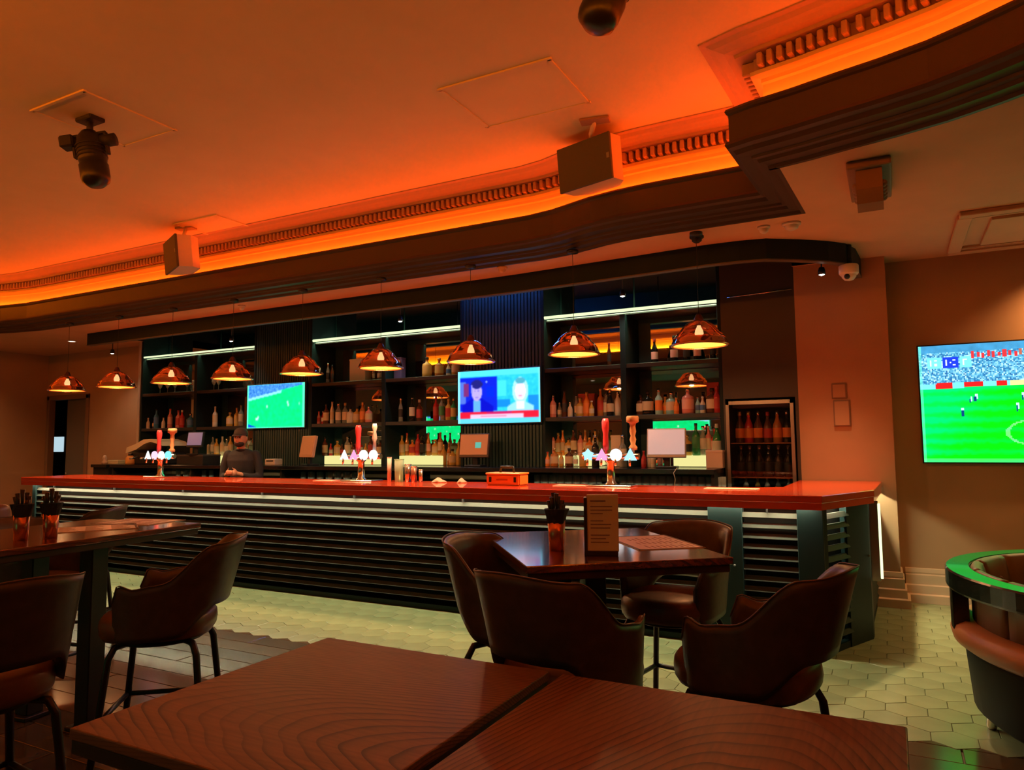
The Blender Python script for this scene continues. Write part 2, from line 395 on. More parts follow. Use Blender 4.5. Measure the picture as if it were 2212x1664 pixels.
# hidden LED strip of the cove; unseen amber run added to brighten the ceiling
nT = len(TRAY)
for seg, colr, en, lab in ((TRAY[2:nT-3], COVE_RGB, COVE_E, 'orange strip light lying in the ceiling trough along the bar side'),
                           ([TRAY[nT-3], TRAY[nT-2], TRAY[nT-1], TRAY[0], TRAY[1], TRAY[2]], COVE_FILL_RGB, COVE_FILL_E, 'amber strip light added as unseen fill in the ceiling trough behind the viewer')):
    b = B(); b.sweep([(.135, 3.440), (.132, 3.475)], seg)
    o = link('cove_led_strip', b.mesh('cove_led_strip', emitter('cove_led_%d' % en, colr, en))); tag(o, lab, 'strip light')
b = B(); b.sweep([(.165, 3.352), (.160, 3.455), (.140, 3.455), (.137, 3.352)], TRAY, True); struct('trim_4', b, mat('aluminium', (.6, .6, .6), .4, .8), 'aluminium carrier of the hidden strip light')

# corbel block under the tray corner
t = thing('ceiling_corbel', 'carved scroll bracket under the corner of the ceiling tray', 'bracket', (-.05, 4.95, ZL))
# (corbel parts)
corbel_m = mat('corbel_plaster', (.27, .155, .10), .65)
b = B(); b.box(-.12, .12, -.34, .34, -.05, 0, .01); part('plate', b, corbel_m, t)
b = B()
sc = [(-.30, 0), (.30, 0), (.30, -.05), (.22, -.09), (.10, -.10), (0, -.13), (-.1, -.19), (-.2, -.23), (-.28, -.2), (-.31, -.12)]
b.ring_loft([[(-.07, y, z-.05) for y, z in sc], [(.07, y, z-.05) for y, z in sc]]); part('scroll', b, corbel_m, t)
for sx in (-1, 1):
    for k in range(5):
        b = B(); b.ball((sx*.075, -.26+k*.11, -.09-.012*(4-k)), .022, .03, .022, 8, 6); part('bead', b, corbel_m, t)
# access panels in the tray ceiling
def ceil_panel(pts, lab):
    b = B(); q = [at(x, y, Z=ZT) for x, y in pts]; c = sum(q, Vector())/len(q)
    xs = [p.x for p in q]; ys = [p.y for p in q]; x0, x1, y0, y1 = min(xs), max(xs), min(ys), max(ys)
    t = thing('access_panel', lab, 'ceiling panel', ((x0+x1)/2, (y0+y1)/2, ZT)); hx, hy = (x1-x0)/2, (y1-y0)/2
    b = B(); b.box(-hx, hx, -hy, hy, -.006, 0); part('panel', b, plaster, t)
    b = B()
    for s in (-1, 1):
        b.box(-hx-.02, hx+.02, s*hy-.012, s*hy+.012, -.012, 0); b.box(s*hx-.012, s*hx+.012, -hy, hy, -.012, 0)
    part('frame', b, plaster, t)
ceil_panel([(78, 240), (180, 195), (345, 290)], 'flat access panel in the orange ceiling above the left spotlight')
ceil_panel([(955, 195), (1170, 130), (1270, 220)], 'faint square access panel in the middle of the orange ceiling')
ceil_panel([(400, 490), (460, 465), (540, 488)], 'small access panel in the ceiling beside the smaller hanging speaker')
# lower-ceiling vent at the right
a = at(2070, 462, Z=ZL); c = at(2062, 540, Z=ZL)
t = thing('ceiling_vent', 'square brown air vent set in the ceiling above the big screen', 'vent', (.95, 6.7, ZL))
for s in (-1, 1):
    b = B(); b.box(-.44, .44, s*.6-.05, s*.6+.05, -.035, 0, .006, 1); part('frame', b, low_plaster, t)
    b = B(); b.box(s*.40-.05, s*.40+.05, -.55, .55, -.035, 0, .006, 1); part('frame', b, low_plaster, t)
b = B(); b.box(-.22, .22, -.4, .4, -.028, -.002, .004, 1); part('cover', b, low_plaster, t)
for s in (-1, 1):
    b = B(); b.box(-.35, .35, s*.475-.012, s*.475+.012, -.02, -.002); part('slat', b, low_plaster, t)
    b = B(); b.box(-.35, .35, s*.515-.01, s*.515+.01, -.02, -.002); part('slat', b, low_plaster, t)

# ------------------------------------------------------------------ teal pelmet over the bar
PEL = [(-10.3, 6.32), (-8.5, 6.27), (-6.5, 6.24), (-4.6, 6.22), (-3.2, 6.19), (-1.95, 6.10), (-1.3, 6.05), (-1.05, 6.06), (-.85, 6.10), (-.62, 6.26), (-.42, 6.43), (-.30, 6.58), (-.235, 6.8), (-.21, 7.2)]
b = B(); b.sweep([(-.03, ZL), (-.03, 2.925), (.03, 2.925), (.03, ZL)], PEL); struct('trim_5', b, teal, 'dark teal pelmet with a rounded end over the bar')
b = B(); b.sweep([(-.034, 2.932), (-.034, 2.922), (.034, 2.922), (.034, 2.932)], PEL); struct('trim_6', b, mat('pelmet_edge', (.10, .085, .07), .4), 'thin edge bead along the bottom of the teal pelmet')

# ------------------------------------------------------------------ bar counter
CT = 1.081
ct_poly = [(-9.79, 5.2), (-.43, 5.2), (-.135, 5.95), (-.10, 7.195), (-.78, 7.195), (-.78, 6.12), (-.98, 5.98), (-9.79, 5.98)]
b = B(); b.prism(ct_poly, CT-.05, CT)
bmesh.ops.bevel(b.bm, geom=[e for e in b.bm.edges], offset=.004, segments=1, affect='EDGES')
front = [(-.105, 7.19), (-.14, 5.95), (-.435, 5.205), (-9.79, 5.205)]
b.sweep([(0, CT-.045), (0, .985), (.026, .985), (.026, CT-.045)], [(x, y) for x, y in front][::-1])
top = solid('bar_countertop', b, orange_top, 'long glossy orange bar countertop running the length of the bar', 'countertop')
# --- body
bar = thing('bar_counter', 'dark teal louvred bar front under the orange countertop', 'bar counter', (-5, 5.335, 0))
def bpart(nm, bb, m, **k):
    for v in bb.bm.verts: v.co -= Vector((-5, 5.335, 0))
    return part(nm, bb, m, bar, **k)
b = B(); b.prism([(-9.68, 5.47), (-.50, 5.47), (-.26, 6.0), (-.20, 7.15), (-.72, 7.15), (-.72, 6.0), (-.95, 5.92), (-9.68, 5.92)], .0, 1.02); bpart('carcass', b, mat('carcass_black', (.003, .004, .004), .8, spec=.1))
b = B(); b.prism([(-9.66, 5.36), (-.45, 5.36), (-.205, 5.97), (-.18, 7.1), (-.24, 7.1), (-.27, 5.97), (-.48, 5.40), (-9.66, 5.40)], .0, .045); bpart('plinth', b, teal)
stile_m = mat('stile_paint', (.006, .022, .026), .5, spec=.3)
def slat_run(p0, p1):
    p0 = Vector((*p0, 0)); p1 = Vector((*p1, 0)); d = p1-p0; L = d.length; a = math.atan2(d.y, d.x)
    for k in range(13):
        z = .928 - k*.0735
        if z < .05: break
        bb = B()     # tilted louvre blade: upper edge leans back
        bb.ring_loft([[(x, -.004, -.016), (x, .010, -.016), (x, .030, .016), (x, .016, .016)] for x in (0, L)])
        bmesh.ops.transform(bb.bm, matrix=Matrix.Translation((p0.x, p0.y, z)) @ Matrix.Rotation(a, 4, 'Z'), verts=bb.bm.verts)
        bpart('slat', bb, slat_m)
slat_run((-9.68, 5.335), (-1.20, 5.335)); slat_run((-.975, 5.335), (-.60, 5.335)); slat_run((-.425, 5.385), (-.30, 5.70)); slat_run((-.2, 6.06), (-.165, 7.1))
for x0, x1 in ((-1.21, -.97), (-.605, -.44), (-9.74, -9.67)):
    b = B(); b.box(x0, x1, 5.318, 5.40, 0, 1.03, .003, 1); bpart('stile', b, stile_m)
b = B(); b.prism([(-.315, 5.68), (-.185, 5.975), (-.18, 6.06), (-.24, 6.07), (-.25, 6.0), (-.36, 5.70)], 0, 1.03); bpart('stile', b, stile_m)
b = B(); b.prism([(-.455, 5.32), (-.42, 5.385), (-.46, 5.42), (-.5, 5.40)], 0, 1.03); bpart('stile', b, stile_m)
for x in (-9.3, -8.1, -6.9, -5.7, -4.5, -3.3, -2.1, -.8):      # little clips above the slats
    b = B(); b.box(x-.006, x+.006, 5.325, 5.345, .945, .985); bpart('clip', b, black)
for x, z in ((-1.03, .57), (-.19, .60)):
    b = B(); b.ball((x, 5.316 if x < -.5 else 5.96, z), .009); bpart('bolt', b, mat('dull_bolt', (.12, .13, .13), .6))
# LED under the countertop
b = B(); b.sweep([(.088, 1.028), (.104, 1.022)], front[::-1])
o = link('bar_led_strip', b.mesh('bar_led_strip', emitter('bar_led', LED_RGB, BARLED_E))); tag(o, 'white strip light tucked under the front of the orange countertop', 'strip light')
for p in o.data.polygons: pass
# upright strip on the return side
b = B(); b.box(-.122, -.104, 6.075, 6.11, .42, .972, .002, 1); o = link('end_led_tube', b.mesh('end_led_tube', emitter('end_led', (.86, 1, .52), ENDLED_E))); tag(o, 'upright pale green strip light on the right end of the bar', 'strip light')
t_ = thing('light_bracket', 'narrow metal channel holding the upright strip light on the bar end', 'bracket', (-.13, 6.1, .7))
b = B(); b.box(-.055, .011, -.022, .008, -.30, .29); part('channel', b, chrome, t_)

# ------------------------------------------------------------------ back bar
YF, YM = 7.2, 7.65
SH = (2.27, 1.73); BC = 1.19
units = {'A': (-10.36, -7.86, -9.1), 'B': (-6.85, -4.45, -5.62), 'C': (-3.42, -1.45, -2.47)}
nice = {'A': 'left', 'B': 'middle', 'C': 'right'}
tube_m = emitter('shelf_led', (.84, 1.0, .56), SHELFLED_E)
glow_m = emitter('lit_step', (.92, .84, .32), 1.0)
shelf_m = mat('shelf_board', (.020, .022, .024), .35)
for k, (x0, x1, xd) in units.items():
    u = thing('back_bar_shelving', f'dark shelving unit with mirrors, {nice[k]} one of the three behind the bar', 'shelving', (x0, YF, BC))
    def up(nm, bb, m, **kw):
        for v in bb.bm.verts: v.co -= Vector((x0, YF, BC))
        return part(nm, bb, m, u, **kw)
    b = B(); b.box(x0, x1, YM+.012, YM+.05, BC, ZR); up('back_panel', b, teal_lt)
    for a, c in ((x0, x0+.035), (x1-.035, x1), (xd-.03, xd+.03)):
        b = B(); b.box(a, c, YF, YM+.01, BC, 2.80 if a == xd-.03 else ZR, .003, 1); up('upright', b, teal)
    for z in SH:
        for a, c in ((x0+.036, xd-.031), (xd+.031, x1-.036)):
            b = B(); b.box(a, c, YF+.005, YM+.008, z-.045, z, .003, 1); up('shelf', b, shelf_m)
    b = B(); b.box(x0+.036, x1-.036, YF+.05, YM, 2.80, 2.822); up('top_shelf', b, shelf_m)
    for a, c in ((x0+.18, xd-.05), (xd+.17, x1-.05)):
        for z0, z1 in ((BC+.005, SH[1]-.05), (SH[1]+.004, SH[0]-.05), (SH[0]+.004, 2.75)):
            b = B(); b.box(a, c, YM, YM+.006, z0, z1); up('mirror', b, mirror)
    for a, c in ((x0+.06, xd-.02), (xd+.0, x1-.06)):
        b = B(); b.box(a, c, YM, YM+.006, 2.86, 3.36); up('mirror', b, mirror)
    b = B(); b.tube([(x0+.02, YF+.02, 2.845), (x1+.06 if k == 'C' else x1-.05, YF+.02, 2.845)], .017 if k != 'A' else .013, 8); up('light_tube', b, tube_m)
    d_ = bpy.data.lights.new('tube_light', 'AREA'); d_.shape = 'RECTANGLE'; d_.size = x1-x0-.1; d_.size_y = .03; d_.energy = TUBE_W*(x1-x0)*(.5 if k == 'A' else 1); d_.color = (.80, 1, .52)
    o_ = bpy.data.objects.new('tube_light', d_); COL.objects.link(o_); o_.location = ((x1-x0)/2, .05, 2.83-BC); o_.rotation_euler = (.75, 0, 0); o_.parent = u
    if k == 'A':
        b = B(); b.box(x0-.055, x0-.003, YF-.012, YF+.05, .0, ZL); struct('trim_8', b, mat('pale_strip', (.5, .40, .28), .5), 'pale upright strip at the left end of the bar shelves')
# lit risers on the back counter
for px0, px1, py0, py1, n in ((700, 828, 986, 1004, 'middle unit, left half'), (862, 955, 981, 1004, 'middle unit, right half'), (1455, 1560, 988, 1010, 'right unit, right half'), (1190, 1290, 990, 1010, 'right unit, left half'), (455, 500, 985, 1004, 'left unit behind the bartender')):
    a = at(px0, py1, Y=7.32); c = at(px1, py0, Y=7.32)
    t = thing('lit_bottle_step', f'glowing pale yellow bottle step on the back counter, {n}', 'display step', ((a.x+c.x)/2, 7.40, BC)); hw = (c.x-a.x)/2
    b = B(); b.box(-hw, hw, -.08, .16, .006, .115, .006, 1); part('diffuser', b, glow_m, t)
    b = B(); b.box(-hw, hw, -.08, .16, 0, .006); part('base', b, black, t)
# fluted panels between the units
for nm, x0, x1 in (('fluted_panel', -7.86, -6.85), ('fluted_panel', -4.45, -3.42)):
    b = B(); b.box(x0, x1, YF+.03, YF+.07, BC, ZR)
    o = struct(nm, b, teal, 'dark ribbed wall panel ' + ('behind the football screen over the bar' if x0 < -7 else 'behind the news screen over the bar'))
    b = B(); n = int((x1-x0)/.042)
    for i in range(n):
        x = x0 + (i+.5)*(x1-x0)/n; b.box(x-.014, x+.014, YF+.008, YF+.03, BC, ZR)
    part('rib', b, teal_lt, o, stuff=True)
# plain panel with the fridge niche
b = B(); b.box(-1.45, -.76, YF, YF+.05, 1.86, ZR); b.box(-1.45, -1.432, YF, 7.7, 0, 1.86); b.box(-.79, -.76, YF, 7.7, 0, 1.86); b.box(-1.45, -.76, 7.68, 7.72, 0, 1.86)
struct('wall_panel', b, mat('olive_panel', (.045, .042, .034), .5), 'dark panel above the bottle fridge')
b = B(); b.tube([(-1.38, YF-.004, 2.862), (-.78, YF-.004, 2.885)], .006, 6); struct('trim_7', b, chrome, 'thin metal line across the dark panel')
# back counter
t = thing('back_counter', 'black back counter with an open glass shelf below it', 'counter', (-6, 7.0, 0))
def kp(nm, bb, m, **kw):
    for v in bb.bm.verts: v.co -= Vector((-6, 7.0, 0))
    return part(nm, bb, m, t, **kw)
b = B(); b.box(-10.80, -10.42, 6.72, 7.48, BC-.045, BC, .004, 1); kp('worktop', b, mat('black_worktop', (.012, .013, .016), .2)); b = B(); b.box(-10.79, -10.42, 6.76, 7.46, 0, BC-.046); kp('cabinet', b, blackm)
b = B(); b.box(-10.34, -1.46, 6.72, 7.66, BC-.045, BC, .004, 1); kp('worktop', b, mat('black_worktop', (.012, .013, .016), .2))
b = B(); b.box(-10.34, -1.46, 6.80, 7.66, .94, .97); kp('shelf', b, shelf_m)
b = B(); b.box(-10.34, -1.46, 7.10, 7.62, .0, .94); kp('cabinet', b, blackm)
for x in (-10.32, -8.6, -6.9, -5.2, -3.5, -1.48):
    b = B(); b.box(x-.015, x+.015, 6.76, 7.6, 0, BC-.045); kp('upright', b, blackm)

# ------------------------------------------------------------------ bottle fridge
fr = thing('bottle_fridge', 'tall black glass-door bottle fridge beside the brown pier', 'fridge', (-1.115, YF, .9))
fx0, fx1, fz0, fz1 = -.31, .31, 0, .935
steel = mat('brushed_steel', (.42, .36, .31), .35, .9)
for nm, q in (('side_wall', (fx0, fx0+.02, .01, .46, fz0, fz1)), ('side_wall', (fx1-.02, fx1, .01, .46, fz0, fz1)), ('back_wall', (fx0, fx1, .44, .46, fz0, fz1)), ('top', (fx0, fx1, .01, .46, fz1-.02, fz1)), ('floor_plate', (fx0, fx1, .01, .46, fz0, fz0+.02))):
    b = B(); b.box(*q); part(nm, b, blackm, fr)
d = link('door', (lambda bb: (bb.box(fx0, fx0+.03, -.03, .0, fz0, fz1), bb.box(fx1-.03, fx1, -.03, 0, fz0, fz1), bb.box(fx0, fx1, -.03, 0, fz1-.035, fz1), bb.box(fx0, fx1, -.03, 0, fz0, fz0+.03), bb.mesh('door', steel))[-1])(B()), fr)
b = B(); b.box(fx0+.03, fx1-.03, -.018, -.012, fz0+.03, fz1-.035); part('pane', b, see_through('fridge_glass', (.92, .92, .92), (.9, .9, .9), .03, .02, True), d)
for z in (.20, .53):
    b = B(); b.box(fx0+.02, fx1-.02, .05, .44, z-.008, z, .002, 1); part('wire_shelf', b, mat('copper_rail', (.55, .25, .14), .3, .6), fr)
b = B(); b.box(fx0+.05, fx1-.05, .06, .40, fz1-.06, fz1-.022); part('light_bar', b, mat('fridge_lampbar', (.10, .08, .08), .5), fr)
# ------------------------------------------------------------------ screens
def s2l(a): return np.where(a <= .04045, a/12.92, ((a+.055)/1.055)**2.4)
def screen_mesh(name, w, h, img, strength):
    # img: rows from top, sRGB 0..1; one flat grid of faces, colour per corner
    H, W, _ = img.shape
    xs = np.linspace(-w/2, w/2, W+1); zs = np.linspace(h/2, -h/2, H+1)
    X, Z = np.meshgrid(xs, zs); V = np.stack([X.ravel(), np.zeros(X.size), Z.ravel()], 1)
    i, j = np.meshgrid(np.arange(W), np.arange(H)); a = (j*(W+1)+i).ravel()
    Fc = np.stack([a, a+W+1, a+W+2, a+1], 1)
    me = bpy.data.meshes.new(name); me.from_pydata(V.tolist(), [], Fc.tolist())
    ca = me.color_attributes.new('picture', 'FLOAT_COLOR', 'CORNER')
    col = np.concatenate([s2l(np.clip(img.reshape(-1, 3), 0, 1)), np.ones((H*W, 1))], 1); ca.data.foreach_set('color', np.repeat(col, 4, 0).astype(np.float32).ravel())
    m = MATS.get('screen%.2f' % strength)
    if m is None:
        m = bpy.data.materials.new('screen_picture'); m.use_nodes = True; nt = m.node_tree; nt.nodes.remove(nt.nodes['Principled BSDF'])
        at_ = nt.nodes.new('ShaderNodeAttribute'); at_.attribute_name = 'picture'; e = nt.nodes.new('ShaderNodeEmission'); e.inputs[1].default_value = strength
        nt.links.new(at_.outputs['Color'], e.inputs[0]); nt.links.new(e.outputs[0], nt.nodes['Material Output'].inputs[0]); MATS['screen%.2f' % strength] = m
    me.materials.append(m); return me
def tv(label, cx, cz, w, h, ywall, img, strength, gap=.05, facing=1, name='television'):
    t = thing(name, label, 'television', (cx, ywall, cz), 0 if facing > 0 else PI)
    b = B(); b.box(-w/2-.012, w/2+.012, -gap, -gap+.03, -h/2-.012, h/2+.012, .003, 1); part('casing', b, black, t)
    b = B(); b.box(-.2, .2, -gap+.03, 0, -.15, .15); part('wall_mount', b, black, t)
    o = link('screen', screen_mesh('screen', w, h, img, strength), t); o.location = (0, -gap-.002, 0)
    return t
def blur(a, k):
    for _ in range(k):
        a = (a + np.roll(a, 1, 0) + np.roll(a, -1, 0) + np.roll(a, 1, 1) + np.roll(a, -1, 1))/5
    return a
def football_big(W=170, H=96):
    im = np.zeros((H, W, 3)); yy, xx = np.mgrid[0:H, 0:W]; v = yy/H; u = xx/W
    n = blur(rng.random((H, W)), 3); n = (n-n.min())/(n.max()-n.min())
    g1 = np.array([.04, .93, .05]); g2 = np.array([.02, .93, .42])
    k = np.clip(.5+.35*np.sin(v*70+2*n)+.45*np.sin(u*7+v*3), 0, 1)[..., None]
    im[:] = g1*(1-k) + g2*k
    crowd = rng.random((H, W)); cr = np.stack([.18+.55*crowd**2, .38+.5*crowd, .60+.35*crowd], 2)
    hor = .37 - .03*u
    im = np.where((v < hor)[..., None], cr, im)
    im = np.where((v < .06+.0*u)[..., None], np.array([.28, .62, .82])*(.8+.2*n[..., None]), im)
    band = (v >= .06) & (v < .13) & (u > .5); im[band] = np.array([.16, .17, .16]); 
    hb = (v > hor-.045) & (v < hor); im[hb] = np.array([.45, .86, .95])
    for a, c in ((.06, .135), (.18, .255), (.31, .35), (.5, .57), (.66, .74), (.86, .94)):
        q = hb & (u > a) & (u < c); im[q] = np.array([.82, .12, .12])
    q = hb & (u > .36) & (u < .45); im[q] = np.array([.85, .92, .55])
    # score box, upper left
    for a, c, col in ((.03, .09, (.45, .85, .95)), (.095, .16, (.12, .22, .85)), (.165, .215, (.45, .85, .95))):
        q = (v > .10) & (v < .19) & (u > a) & (u < c); im[q] = col
    for a, c, e, f in ((.045, .052, .12, .17), (.06, .075, .12, .135), (.06, .075, .155, .17), (.11, .116, .115, .175), (.125, .13, .14, .15), (.138, .15, .115, .128), (.138, .15, .16, .172), (.18, .2, .115, .13), (.18, .186, .13, .175)):
        q = (v > e) & (v < f) & (u > a) & (u < c); im[q] = (.9, .97, 1)
    # red hoarding strokes along the upper stand (too blurred to read)
    for kx in range(16):
        a = .215 + kx*.021
        q = (v > .055 + .012*(kx % 3)) & (v < .115 - .008*(kx % 2)) & (u > a) & (u < a+.012); im[q] = (.86, .20, .22) if kx < 9 else (.70, .38, .30)
    for px, pz, s in ((.17, .56, 1), (.205, .46, .8), (.225, .44, .8), (.385, .53, .9), (.41, .44, .8), (.55, .62, 1), (.66, .5, .9), (.8, .7, 1.1), (.73, .41, .7)):
        q = (abs(u-px) < .006*s) & (abs(v-pz) < .025*s); im[q] = (.72, .95, .92)
        q = (abs(u-px+.004) < .005*s) & (v > pz) & (v < pz+.05*s); im[q] = (.05, .25, .45)
    q = (abs(((u-.5)/.16)**2+((v-.75)/.12)**2-1) < .09); im[q] = .6*im[q]+.4
    im[:, :2] = im[:, :2]*.5+np.array([.5, 1, .8])*.5; im[-3:] = im[-3:]*.5+np.array([.45, 1, .6])*.5
    return im
def football_small(W=84, H=50):
    im = np.zeros((H, W, 3)); yy, xx = np.mgrid[0:H, 0:W]; v = yy/H; u = xx/W
    n = blur(rng.random((H, W)), 3); n = ((n-n.min())/(n.max()-n.min()))[..., None]
    im[:] = np.array([.04, .86, .40])*(1-n) + np.array([.05, .95, .56])*n
    st = v < .30-.27*u; cr = rng.random((H, W))[..., None]; im = np.where(st[..., None], np.array([.08, .32, .68])+cr*np.array([.35, .4, .3]), im)
    q = (v > .30-.27*u) & (v < .36-.27*u) & (u < .6); im[q] = (.55, .85, .95)
    q = (v > .88+.5*u); im[q] = (.03, .27, .78)
    for k in range(7):
        px, pz = rng.random()*.8+.12, rng.random()*.45+.35; q = (abs(u-px) < .009) & (abs(v-pz) < .03); im[q] = (.75, .97, .85)
    im[:, :2] = (.35, 1, .75); im[:, -3:] = (.35, 1, .72); im[-1:] = (.35, 1, .7)
    return im
def news(W=108, H=64):
    im = np.zeros((H, W, 3)); yy, xx = np.mgrid[0:H, 0:W]; v = yy/H; u = xx/W
    n = blur(rng.random((H, W)), 2); n = ((n-n.min())/(n.max()-n.min()))[..., None]
    im[:] = np.array([.10, .66, .90])*(1-n) + np.array([.22, .80, .95])*n
    def rect(a, c, e, f, col): im[(u >= a) & (u < c) & (v >= e) & (v < f)] = col
    def ell(cx, cy, rx, ry, col): im[((u-cx)/rx)**2+((v-cy)/ry)**2 < 1] = col
    rect(0, .49, .12, .76, (.05, .13, .80)); rect(0, .10, .2, .62, (.30, .42, .80)); rect(.07, .13, .22, .48, (.45, .16, .42))
    rect(.49, .64, .55, .70, (.08, .50, .82)); rect(.49, .6, .2, .5, (.25, .80, .95)); rect(.86, 1, .5, .78, (.10, .50, .85))
    q = (v > .45+1.1*abs(u-.235)) & (v < .78) & (u < .44) & (u > .05); im[q] = (.04, .06, .72)
    rect(.19, .285, .56, .78, (.35, .62, .96)); ell(.235, .40, .066, .17, (.66, .60, .92)); ell(.235, .25, .072, .085, (.12, .12, .45)); rect(.165, .18, .26, .42, (.5, .5, .9))
    rect(.205, .222, .37, .385, (.3, .26, .6)); rect(.248, .265, .37, .385, (.3, .26, .6)); rect(.215, .255, .49, .505, (.45, .36, .75)); rect(.35, .37, .19, .23, (.7, .8, 1)); rect(.36, .45, .3, .5, (.02, .15, .9))
    q = (v > .55+.9*abs(u-.765)) & (v < .78) & (abs(u-.765) < .16); im[q] = (.55, .80, .92)
    ell(.765, .40, .095, .25, (.62, .86, .90)); ell(.765, .41, .062, .165, (.90, .80, .88)); ell(.765, .22, .06, .06, (.28, .62, .70)); rect(.72, .81, .60, .74, (.86, .84, .94))
    rect(.735, .752, .36, .375, (.45, .4, .55)); rect(.778, .795, .36, .375, (.45, .4, .55)); rect(.745, .785, .49, .505, (.8, .4, .5))
    rect(0, 1, .77, .90, (.86, .10, .20)); rect(.15, .80, .815, .90, (.97, .70, .80)); rect(.36, .66, .77, .815, (.72, .10, .34)); rect(.28, .6, .845, .87, (.92, .40, .55))
    rect(0, 1, .90, 1, (.35, .76, .90)); rect(0, 1, 0, .10, (.30, .80, .95)); rect(0, .02, 0, 1, (.5, .85, .95)); rect(.975, 1, 0, 1, (.42, .86, .95))
    return im
tv('large wall screen showing a football match on a bright green pitch', 1.17, 1.765, 1.85, 1.04, 7.5, football_big(), SCREEN_E)
tv('small screen showing a green football pitch above the bartender', -7.43, 1.99, 1.07, .60, YF+.008, blur(football_small(), 1), SCREEN_E)
tv('small screen showing two news presenters and a red caption band', -3.955, 1.985, 1.07, .61, YF+.008, blur(news(), 1), SCREEN_E)
tv('wall screen on the opposite wall, seen only as a green reflection', -12.55, 1.9, 1.5, .85, Y0, football_small(), SCREEN_E, facing=-1)
tv('wall screen on the opposite wall near the entrance, seen only in the mirrors', -5.05, 1.85, 1.6, .9, Y0, football_small(), SCREEN_E, facing=-1)

# ------------------------------------------------------------------ pendant lamps
copper = see_through('smoked_copper_glass', (.50, .29, .18), (.60, .38, .27), .70, .06)
copper_rim = mat('copper_rim', (.90, .36, .14), .25, .9)
bulb_m = emitter('lamp_bulb', (1.0, .78, .50), BULB_E)
def make_lamp():
    t = thing('pendant_lamp', '', 'pendant lamp')
    b = B(); b.lathe([(.218, 0), (.214, .012), (.198, .05), (.178, .080), (.154, .098), (.148, .106), (.130, .134), (.100, .162), (.066, .182), (.035, .190)], seg=32); part('lamp_shade', b, copper, t, smooth=True)
    b = B(); b.lathe([(.222, -.012), (.226, -.004), (.219, .004), (.20, -.006), (.20, -.012), (.222, -.012)], seg=32); part('rim', b, copper_rim, t, smooth=True)
    b = B(); b.lathe([(.2125, .001), (.207, .016), (.193, .050)], seg=32); part('shade_liner', b, mat('orange_shade_liner', (.92, .33, .085), .5), t, smooth=True)
    b = B(); b.lathe([(0, .242), (.018, .242), (.024, .23), (.036, .205), (.04, .188), (.026, .18), (.022, .15), (0, .15)], seg=14); part('socket', b, mat('dark_bronze', (.10, .05, .03), .35, .8), t, smooth=True)
    b = B(); b.lathe([(0, .045), (.018, .05), (.031, .072), (.034, .09), (.028, .115), (.016, .14), (.014, .152)], seg=14); part('bulb', b, bulb_m, t, smooth=True)
    b = B(); b.tube([(0, 0, .24), (0, 0, ZL-2.205)], .0022, 6); part('cord', b, black, t)
    b = B(); b.lathe([(0, ZL-2.205), (.05, ZL-2.205), (.05, ZL-2.23), (.01, ZL-2.24), (0, ZL-2.24)], seg=16); part('ceiling_rose', b, black, t)
    lamp('lamp_light', 'POINT', (0, 0, .03), LAMP_W, WARM, t, .04); lamp('lamp_beam', 'SPOT', (0, 0, -.02), LAMP_SPOT_W, (1, .60, .30), t, .12, spot=1.75, blend=.9)
    return t
nt_ = copper.node_tree; n_ = nt_.nodes.new('ShaderNodeTexNoise'); n_.inputs['Scale'].default_value = 11; n_.inputs['Detail'].default_value = 1
tc_ = nt_.nodes.new('ShaderNodeTexCoord'); bp_ = nt_.nodes.new('ShaderNodeBump'); bp_.inputs['Strength'].default_value = .9; bp_.inputs['Distance'].default_value = .02
nt_.links.new(tc_.outputs['Object'], n_.inputs['Vector']); nt_.links.new(n_.outputs['Fac'], bp_.inputs['Height']); nt_.links.new(bp_.outputs[0], nt_.nodes['Principled BSDF'].inputs['Normal'])
names = ['leftmost of the nine, over the far end of the bar', 'second from the left of the nine, beside the doorway wall', 'third of the nine from the left, before the left shelves', 'fourth of the nine from the left, beside the football screen', 'middle one of the nine, left of the middle shelves', 'sixth of the nine from the left, before the middle shelves', 'seventh of the nine, above the news screen', 'second from the right of the nine, before the right shelves', 'rightmost and largest looking of the nine']
L0 = make_lamp()
for i, x in enumerate((-9.60, -8.56, -7.53, -6.50, -5.46, -4.42, -3.385, -2.36, -1.30)):
    o = L0 if i == 0 else dup(L0); o.location = (x, 5.62, 2.205); o['label'] = 'copper dome pendant lamp, ' + names[i]; o['group'] = 'copper pendant lamps over the bar'; o.rotation_euler = (0, 0, i*.7)

